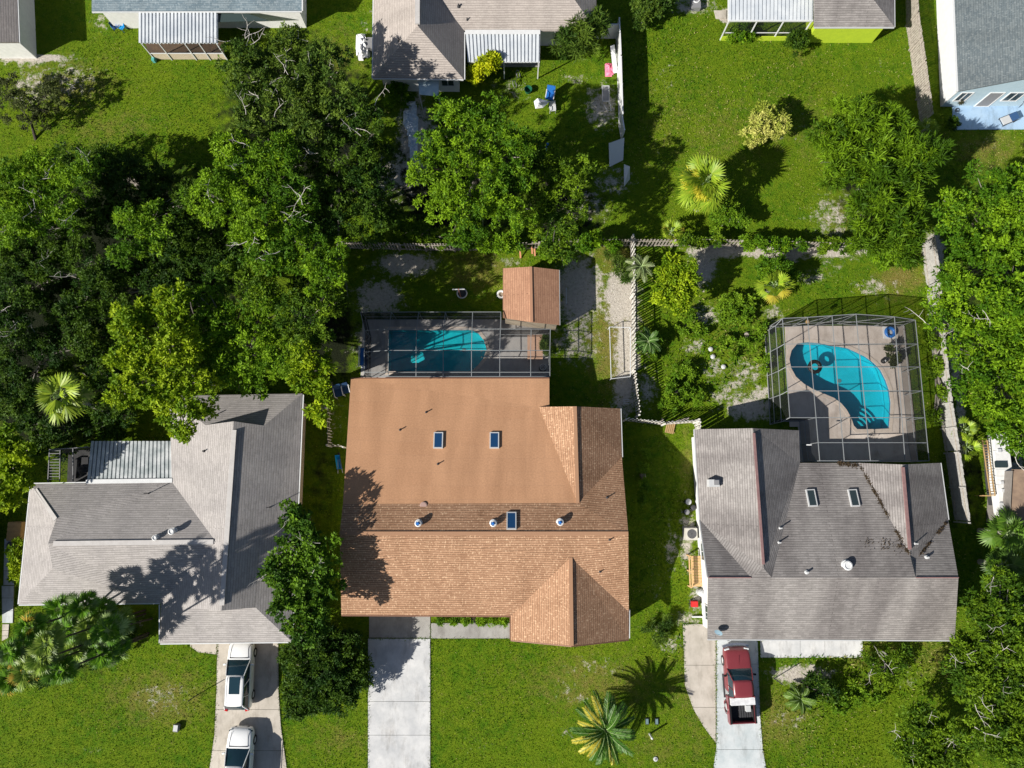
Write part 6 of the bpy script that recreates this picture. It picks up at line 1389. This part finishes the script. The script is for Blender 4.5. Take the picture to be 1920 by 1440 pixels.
p = P(1783, 228); p.z = 0; tree('leafy_shrub', 'small blue-green shrub at the lower left corner of the pale blue patio', 'shrub', [(1786, 230, 10, .5)], 1.0, 'dark', 75, (1786, 232), clump=.2, leaf=.18)

# inside the flat cage
p = P(1018, 689, .5); p.z = .1; t = thing('patio_fan', 'round white-topped patio fan in the right corner of the flat pool cage', 'fan', p)
MB().lathe(p, [(.3, 0), (.3, .05), (.05, .08), (.05, .5)], 16).build('base', M_DARKG, t); MB().torus(p + Vector((0, 0, .6)), .22, .04, 20, 6).torus(p + Vector((0, 0, .6)), .1, .03, 16, 6).build('guard', M_LGREY, t)
p = P(1003, 652, .5); p.z = .1; t = thing('patio_table', 'long peach wooden table under the flat pool cage', 'table', p)
MB().box(p + Vector((0, 0, .72)), (1.15, 1.85, .05)).build('tabletop', mat('peach_wood', (.56, .36, .26), (.48, .30, .21), scale=2, rough=.6), t)
for x in (-.5, .5):
    for y in (-.8, .8): MB().box(p + Vector((x, y, .35)), (.07, .07, .7)).build('leg', M_BROWNTRIM, t)
tree('potted_fern', 'spiky pale potted plant at the right end of the peach table', 'plant', [(1022, 640, 6, .9), (1024, 650, 6, .9), (1026, 660, 5, .9)], 1.2, 'olive', 76, (1024, 655), clump=.15, leaf=.3, aspect=.12, trunk_r=.03)
p = P(680, 670, 1.2); p.z = .1; t = thing('pool_slide', 'tall blue slide panel at the left wall of the flat pool cage', 'slide', p)
MB().box(p + Vector((0, 0, .75)), (.25, 1.3, 1.4)).build('side_panel', M_BLUE, t); MB().bar(p + Vector((-.18, -.75, 1.5)), p + Vector((-.18, .75, 1.5)), .08).build('rail', M_WHITE, t)
mb = MB(); a = P(915, 672); 
for s in (0, .45):
    mb.tube([a + Vector((-.5, s, -.3)), a + Vector((-.5, s, .55)), a + Vector((-.25, s, .8)), a + Vector((.1, s, .75)), a + Vector((.25, s, .1))], .03, 8)
mb.build('handrail', M_CHROME, None); bpy.data.objects[-1] if False else None
hr = [o for o in COL.objects if o.name.startswith('handrail')][-1]; tag(hr, 'chrome pool handrail at the rounded end of the shaded pool', 'handrail')
# inside the big cage
p = P(1527, 688, -.04); mb = MB().torus(p + Vector((0, 0, .1)), .40, .15, 28, 10); single('swim_ring', mb, M_BLACK, 'black inflatable ring floating in the kidney-shaped pool', 'swim ring', p, smooth=True)
p = P(1666, 624); p.z = .1; t = thing('pool_float', 'round blue pool float on a white mat in the large cage', 'pool float', p)
MB().box(p + Vector((0, 0, .02)), (.95, .95, .03)).build('mat', M_WHITE, t); MB().torus(p + Vector((0, 0, .16)), .32, .13, 26, 8).build('ring', M_BLUE, t, smooth=True); MB().lathe(p + Vector((0, 0, .04)), [(.2, 0), (.2, .1), (.1, .14)], 14).build('seat', M_LGREY, t)
p = P(1653, 678); p.z = .1; t = thing('beach_ball', 'small black and white ball on the deck right of the kidney-shaped pool', 'ball', p)
MB().lathe(p, [(.05, 0), (.16, .06), (.21, .2), (.16, .34), (.05, .4)], 16).build('ball_shell', M_BLACK, t, smooth=True); MB().lathe(p + Vector((.03, 0, .3)), [(.14, 0), (.1, .07), (.03, .11)], 12).build('white_patch', M_WHITE, t)
p = P(1672, 668); p.z = .1; tree('potted_plant', 'sparse dark potted plant on the deck inside the large cage', 'plant', [(1668, 655, 8, .9), (1676, 668, 9, .8), (1674, 682, 6, .7)], 1.4, 'brown', 77, (1674, 670), clump=.2, leaf=.2, dens=.5, trunk_r=.03)
p = P(1518, 834, 2.9); single('ceiling_lamp', MB().box(p + Vector((0, 0, -.1)), (.35, .08, .05)).tube([p + Vector((0, 0, .1)), p + Vector((0, 0, -.1))], .03, 6), M_WHITE, 'small white lamp hanging from the cage beams near the house', 'lamp', p)
p = P(1516, 602, 2.6); single('bird_feeder', MB().lathe(p + Vector((0, 0, -.35)), [(.1, 0), (.12, .05), (.12, .25), (.16, .27), (.02, .4)], 10), M_TANWOOD, 'little tan bird feeder hanging at the top of the large cage', 'bird feeder', p)
# yard between fences: ring on a post
p = P(864, 558); t = thing('rope_swing', 'tall pole with a white ring and cross bar in the yard above the flat cage', 'swing', p)
q0 = p; MB().tube([p, p + Vector((0, 0, 2.4))], .04, 8).build('pole', mat('rusty_pink_pole', (.42, .2, .16), rough=.6), t)
MB().bar(p + Vector((-.45, 0, 2.3)), p + Vector((.45, .0, 2.36)), .06).build('cross_bar', M_LGREY, t)
p2 = P(866, 549, .3); p2.z = .16; MB().torus(p2, .37, .05, 26, 8).build('ring', M_WHITE, t, smooth=True)
MB().lathe(Vector((p2.x, p2.y, 0)), [(.33, 0), (.33, .12), (.1, .13)], 20).build('tray', M_DARKG, t)
p = P(940, 551, .3); p.z = 0; t = thing('white_tyre_planter', 'white ring planter half hidden by the garden shed roof', 'planter', p); MB().torus(p + Vector((0, 0, .15)), .27, .1, 22, 8).build('rim', M_WHITE, t, smooth=True); MB().lathe(p, [(.2, 0), (.2, .12)], 14).build('soil', M_SOIL, t)
# pipe goal frame
mb = MB(); c = [P(1143, 613, .9), P(1182, 614, .9), P(1182, 706, .9), P(1146, 710, .9)]
for a, b in zip(c, c[1:] + c[:1]): mb.tube([a, b], .03, 6)
for a in c: mb.tube([a, Vector((a.x, a.y, 0))], .03, 6)
single('pipe_frame', mb, M_ALU, 'rectangular pale pipe frame on the sand beside the white picket fence', 'frame', Vector((c[0].x, c[0].y, 0)))
mb = MB(); a = P(1062, 540, .5); mb.bar(a, P(1062, 568, .5), .05); mb.bar(a, Vector((a.x, a.y, 0)), .05); b = P(1062, 568, .5); mb.bar(b, Vector((b.x, b.y, 0)), .05)
single('metal_rack', mb, M_ALU, 'thin metal rack right of the garden shed', 'rack', Vector((a.x, a.y, 0)))
mb = MB()
for k in range(3): mb.bar(P(1171, 749 + k * 4, .25), P(1180, 749 + k * 4, .25), .07, .03)
mb.bar(P(1170, 748, .25), P(1170, 758, .25), .08, .03); mb.bar(P(1171, 749, .2), P(1171, 749, 0), .05)
single('small_bench', mb, M_LGREY, 'tiny pale slatted bench in the shade above the orange roof corner', 'bench', P(1175, 753))
for x, y in ((978, 480), (996, 468), (1000, 474)): pass
mb = MB(); 
for x, y in ((975, 478), (997, 470), (1002, 474)): mb.bar(P(x, y - 8, .5), P(x + 1, y + 6, .05), .12, .03)
single('leaning_boards', mb, M_ORNG, 'orange-brown boards leaning on the fence above the garden shed', 'boards', P(990, 475))
# tarp strip under the trees
def heap(name, label, cat, pix, hmax, m, seed, n=14):
    rr = random.Random(seed); W3 = at(pix); x0, x1 = min(p.x for p in W3), max(p.x for p in W3); y0, y1 = min(p.y for p in W3), max(p.y for p in W3)
    poly = [(p.x, p.y) for p in W3]; mb = MB(); vs = []; nx, ny = n, int(n * max(1, (y1 - y0) / (x1 - x0))); ok = {}
    for i in range(nx + 1):
        for j in range(ny + 1):
            x = x0 + (x1 - x0) * i / nx; y = y0 + (y1 - y0) * j / ny; e = math.sin(math.pi * i / nx) * math.sin(math.pi * j / ny)
            vs.append(Vector((x, y, .02 + hmax * e ** .5 * rr.uniform(.45, 1)))); ok[(i, j)] = inside(x, y, poly)
    fs = [(i * (ny + 1) + j, (i + 1) * (ny + 1) + j, (i + 1) * (ny + 1) + j + 1, i * (ny + 1) + j + 1) for i in range(nx) for j in range(ny) if ok[(i, j)] or ok[(i + 1, j + 1)]]
    used = sorted({v for f in fs for v in f}); mp = {v: k for k, v in enumerate(used)}
    mb.add([vs[v] for v in used], [tuple(mp[v] for v in f) for f in fs]); c = sum(W3, Vector()) / len(W3)
    return single(name, mb, m, label, cat, c, smooth=False)
heap('crumpled_tarp', 'crumpled blue-white tarp strip in the shade below the taupe-roofed house', 'tarp', [(766, 190), (778, 190), (784, 240), (782, 296), (772, 300), (766, 250), (756, 228), (758, 212)], .4, M_TARP, 3, 10)
heap('covered_furniture', 'white sheet draped over something left of the taupe-roofed house', 'cover', [(668, 66), (682, 64), (690, 90), (694, 108), (674, 114), (670, 92)], .9, mat('white_sheet', (.78, .78, .80), rough=.7), 4, 9)
p = P(696, 88); single('garden_crate', MB().box(p + Vector((0, 0, .3)), (.6, 1.0, .5)), M_GREY, 'grey-green crate beside the white draped sheet', 'crate', p, bevel=.02)
heap('laundry_pile', 'pink and white pile of toys by the tall vinyl fence', 'toys', [(1134, 118), (1142, 118), (1152, 136), (1146, 144), (1135, 142)], .35, M_PINK, 6, 7)
mb = MB(); slab4(mb, [P(1144, 86, 1.0), P(1152, 84, 1.0), P(1158, 136, .1), P(1150, 138, .1)], .03); single('white_board', mb, M_WHITE, 'white board leaning inside the tall vinyl fence', 'board', P(1150, 110))
mb = MB(); c = [P(1129, 161, .5), P(1142, 161, .5), P(1142, 190, .5), P(1130, 190, .5)]
for a, b in zip(c, c[1:] + c[:1]): mb.bar(a, b, .05)
for a in c: mb.bar(a, Vector((a.x, a.y, 0)), .04)
mb2 = mb; tq = thing('metal_cart', 'grey metal-framed table near the tall vinyl fence', 'table', Vector((c[0].x, c[0].y, 0))); mb2.build('frame', M_LGREY, tq); MB().prism(c, .46, .475).build('tabletop', M_GREY, tq)
mb = MB(); mb.tube([P(1143, 191, .3), P(1146, 208, .3), P(1138, 206, .3), P(1132, 196, .3)], .03, 6); mb.tube([P(1143, 191, .3), P(1143, 191, 0)], .03, 6)
single('metal_tubing', mb, M_ALU, 'bent metal tubing just below the grey metal-framed table', 'tubing', P(1140, 200))
p = P(968, 152); t = thing('black_bicycle', 'black bicycle lying in the dark beside the patio roof', 'bicycle', p)
for dx in (-.45, .45): MB().torus(p + Vector((dx * .3, dx, .3)), .3, .025, 22, 6, Matrix.Rotation(R(60), 3, 'Y')).build('wheel', M_GREY, t)
MB().bar(p + Vector((-.13, -.45, .3)), p + Vector((.13, .45, .3)), .04).bar(p + Vector((0, 0, .3)), p + Vector((.1, .2, .8)), .03).bar(p + Vector((.13, .45, .3)), p + Vector((.2, .35, .85)), .03).build('frame', M_DARKG, t)
p = P(990, 172); single('green_bucket', MB().lathe(p, [(.22, 0), (.3, .4), (.32, .42), (.27, .4), (.2, .05)], 16), mat('dark_green_plastic', (.01, .09, .05), rough=.5), 'dark green tub left of the tilted umbrella', 'tub', p)
p = P(1025, 278); single('blue_toy', MB().box(p + Vector((0, 0, .12)), (.2, .75, .2), rz=R(-12)), M_BLUE, 'small blue toy in the shade right of the broad oak', 'toy', p, bevel=.03)
p = P(845, 153, .8); single('window_frame', MB().bar(P(832, 149, .9), P(845, 149, .9), .07).bar(P(845, 149, .9), P(845, 158, .9), .07).bar(P(845, 158, .9), P(832, 158, .9), .07).bar(P(832, 158, .9), P(832, 149, .9), .07).bar(P(832, 158, .9), P(832, 158, 0), .05).bar(P(845, 158, .9), P(845, 158, 0), .05), M_WHITE, 'white rectangular frame beside the blue awning', 'frame', P(838, 154))
p = P(1303, 12); t = thing('hot_tub', 'white-rimmed tub on a grey base at the top edge', 'hot tub', p)
MB().box(p + Vector((0, 0, .25)), (.75, .9, .5)).build('base', M_GREY, t, bevel=.03); MB().torus(p + Vector((0, .25, .52)), .26, .06, 22, 8).build('rim', M_WHITE, t)
# top-left yard
chair('left dark blue chair against the white wall at the top left', 214, 50, R(40), M_NAVY, M_BLUE, s=.75)
chair('right light blue chair against the white wall at the top left', 227, 50, R(-30), M_CYAN, M_BLUE, s=.75)
p = P(291, 113); single('cooler_box', MB().box(p + Vector((0, 0, .2)), (.26, .5, .4)), mat('teal_plastic', (.10, .38, .36), rough=.5), 'small teal box at the left corner of the porch', 'box', p, bevel=.03)
p = P(20, 93); single('blue_bag', MB().lathe(p, [(.25, 0), (.3, .15), (.2, .3), (.05, .35)], 10), M_NAVY, 'dark blue bag at the foot of the top left corner house', 'bag', p)
# left edge boxes
p = P(31, 996, .5); p.z = 0; t = thing('wooden_crate', 'tan slatted wooden box beside the left edge path', 'crate', p)
MB().box(p + Vector((0, 0, .4)), (1.0, 1.35, .75)).build('body', M_TANWOOD, t, bevel=.02)
for k in range(4): MB().box(p + Vector((0, -.5 + k * .33, .79)), (.98, .25, .03)).build('slat', M_TANWOOD, t)
# hose
a = P(632, 1204); pts = [P(x, y, .04) for x, y in ((626, 1206), (628, 1198), (636, 1196), (641, 1201), (636, 1207), (637, 1218), (645, 1224), (652, 1218))] + [P(650, 1206, .04), P(640, 1210, .04)]
single('garden_hose', MB().tube(pts, .035, 6), M_LGREY, 'pale curled garden hose in the shade below the glossy tree', 'hose', pts[0].xy.to_3d())
# stones
rr = random.Random(9)
for x, y, lb in ((1332, 655, 'upper pale stone in the weedy yard'), (1336, 669, 'lower pale stone in the weedy yard'), (1356, 688, 'roundest pale stone in the weedy yard, lowest of three')):
    p = P(x, y); single('garden_stone', MB().lathe(p, [(.16, 0), (.2, .08), (.15, .17), (.05, .2)], 7), M_LGREY, lb, 'stone', p, 'pale stones in the weedy yard')

# ------------------------------------------------------------------ grass and weeds
def grass():
    rng = np.random.default_rng(21); N = 420000
    px = rng.uniform(-20, 1940, N); py = rng.uniform(-20, 1460, N)
    keep = np.ones(N, bool)
    for q in NOGRASS: keep &= ~inside_np(px, py, q)
    keep &= field(px, py, LITTER_SHADE) < .55
    sd = field(px, py, SAND); keep &= rng.random(N) > np.clip(sd * 1.7 - .1, 0, .97)
    px, py = px[keep], py[keep]; N = len(px)
    ex, ey, ez = [], [], []
    for q in (DRIVE_M, DRIVE_L, DRIVE_R, SLAB_R, WALK_R, WALK_M, SLAB_L):
        w = [P(a, b) for a, b in q]
        for a, b in zip(w, w[1:] + w[:1]):
            L_ = (b - a).length; k = int(L_ * 55); tt = rng.random(k); nn = Vector((-(b - a).y, (b - a).x)).normalized()
            o_ = rng.normal(size=k) * .045 * (1 + .8 * np.sin(tt * L_ * 2.1 + a.x) * np.sin(tt * L_ * .7)); ex.append(a.x + (b.x - a.x) * tt + nn.x * o_); ey.append(a.y + (b.y - a.y) * tt + nn.y * o_)
    ex, ey = np.concatenate(ex), np.concatenate(ey); epx, epy = unproject(ex, ey)
    x = (px - 960) / F; y = -(py - 720) / F; yy, zz = y * CT + ST, y * ST - CT; t = CAMH / -zz
    X, Y = np.concatenate([x * t, ex]), np.concatenate([yy * t, ey]); px, py = np.concatenate([px, epx]), np.concatenate([py, epy]); Z0 = np.concatenate([np.full(N, -.01), np.full(len(ex), .02)]); N = len(px)
    rough = np.clip(smooth_noise(X, Y, .35, 5) * .5 + .35, 0, 1); st = np.clip(field(px, py, STRAW) + smooth_noise(X, Y, 1.3, 8) * .25, 0, 1)
    lawn = ((py > 1150) & (px < 1340)).astype(float)
    wild = np.maximum(field(px, py, [(1350, 640, 90, 110, 1), (1320, 730, 60, 40, .8), (1560, 540, 90, 26, .7), (1640, 1260, 130, 60, .9), (1500, 1330, 60, 50, .7), (1260, 1200, 40, 60, .6), (1090, 250, 60, 120, .4), (120, 170, 110, 60, .5)]), 0)
    ln = (1 + 2.2 * wild * (rng.random(N) < .35 * wild + .1)) * rng.uniform(.05, .13, N) * (1 + .9 * rough * (1 - lawn * .75)); a = rng.uniform(0, 6.28, N)
    d = unit(np.stack([np.cos(a), np.sin(a), rng.uniform(.25, 1.1, N)], 1)); wv = unit(np.cross(d, rng.normal(size=(N, 3))))
    g0, g1, g2 = np.array((.042, .125, .005)), np.array((.155, .24, .009)), np.array((.38, .34, .13))
    k = np.clip(smooth_noise(X, Y, .5, 6) * .5 + .5 + rng.normal(size=N) * .25, 0, 1)[:, None]; c = g0 * (1 - k) + g1 * k
    c = c * (1 + .25 * smooth_noise(X, Y, .22, 9) + .2 * smooth_noise(X, Y, 1.1, 31) + .14 * smooth_noise(X, Y * .15, 2.2, 12) * lawn)[:, None]
    s = ((rng.random(N) < (.04 + st * .6)).astype(float) * rng.uniform(.4, 1, N))[:, None]; c = c * (1 - s) + g2 * s
    o = link('grass', leaf_mesh(np.stack([X, Y, Z0], 1), d, wv, ln, ln * .13 + .008, c), M_GRASSB)
    tag(o, 'short green grass with straw patches over the yards', 'grass', kind='stuff')
grass()
print('leaves', NLEAF)
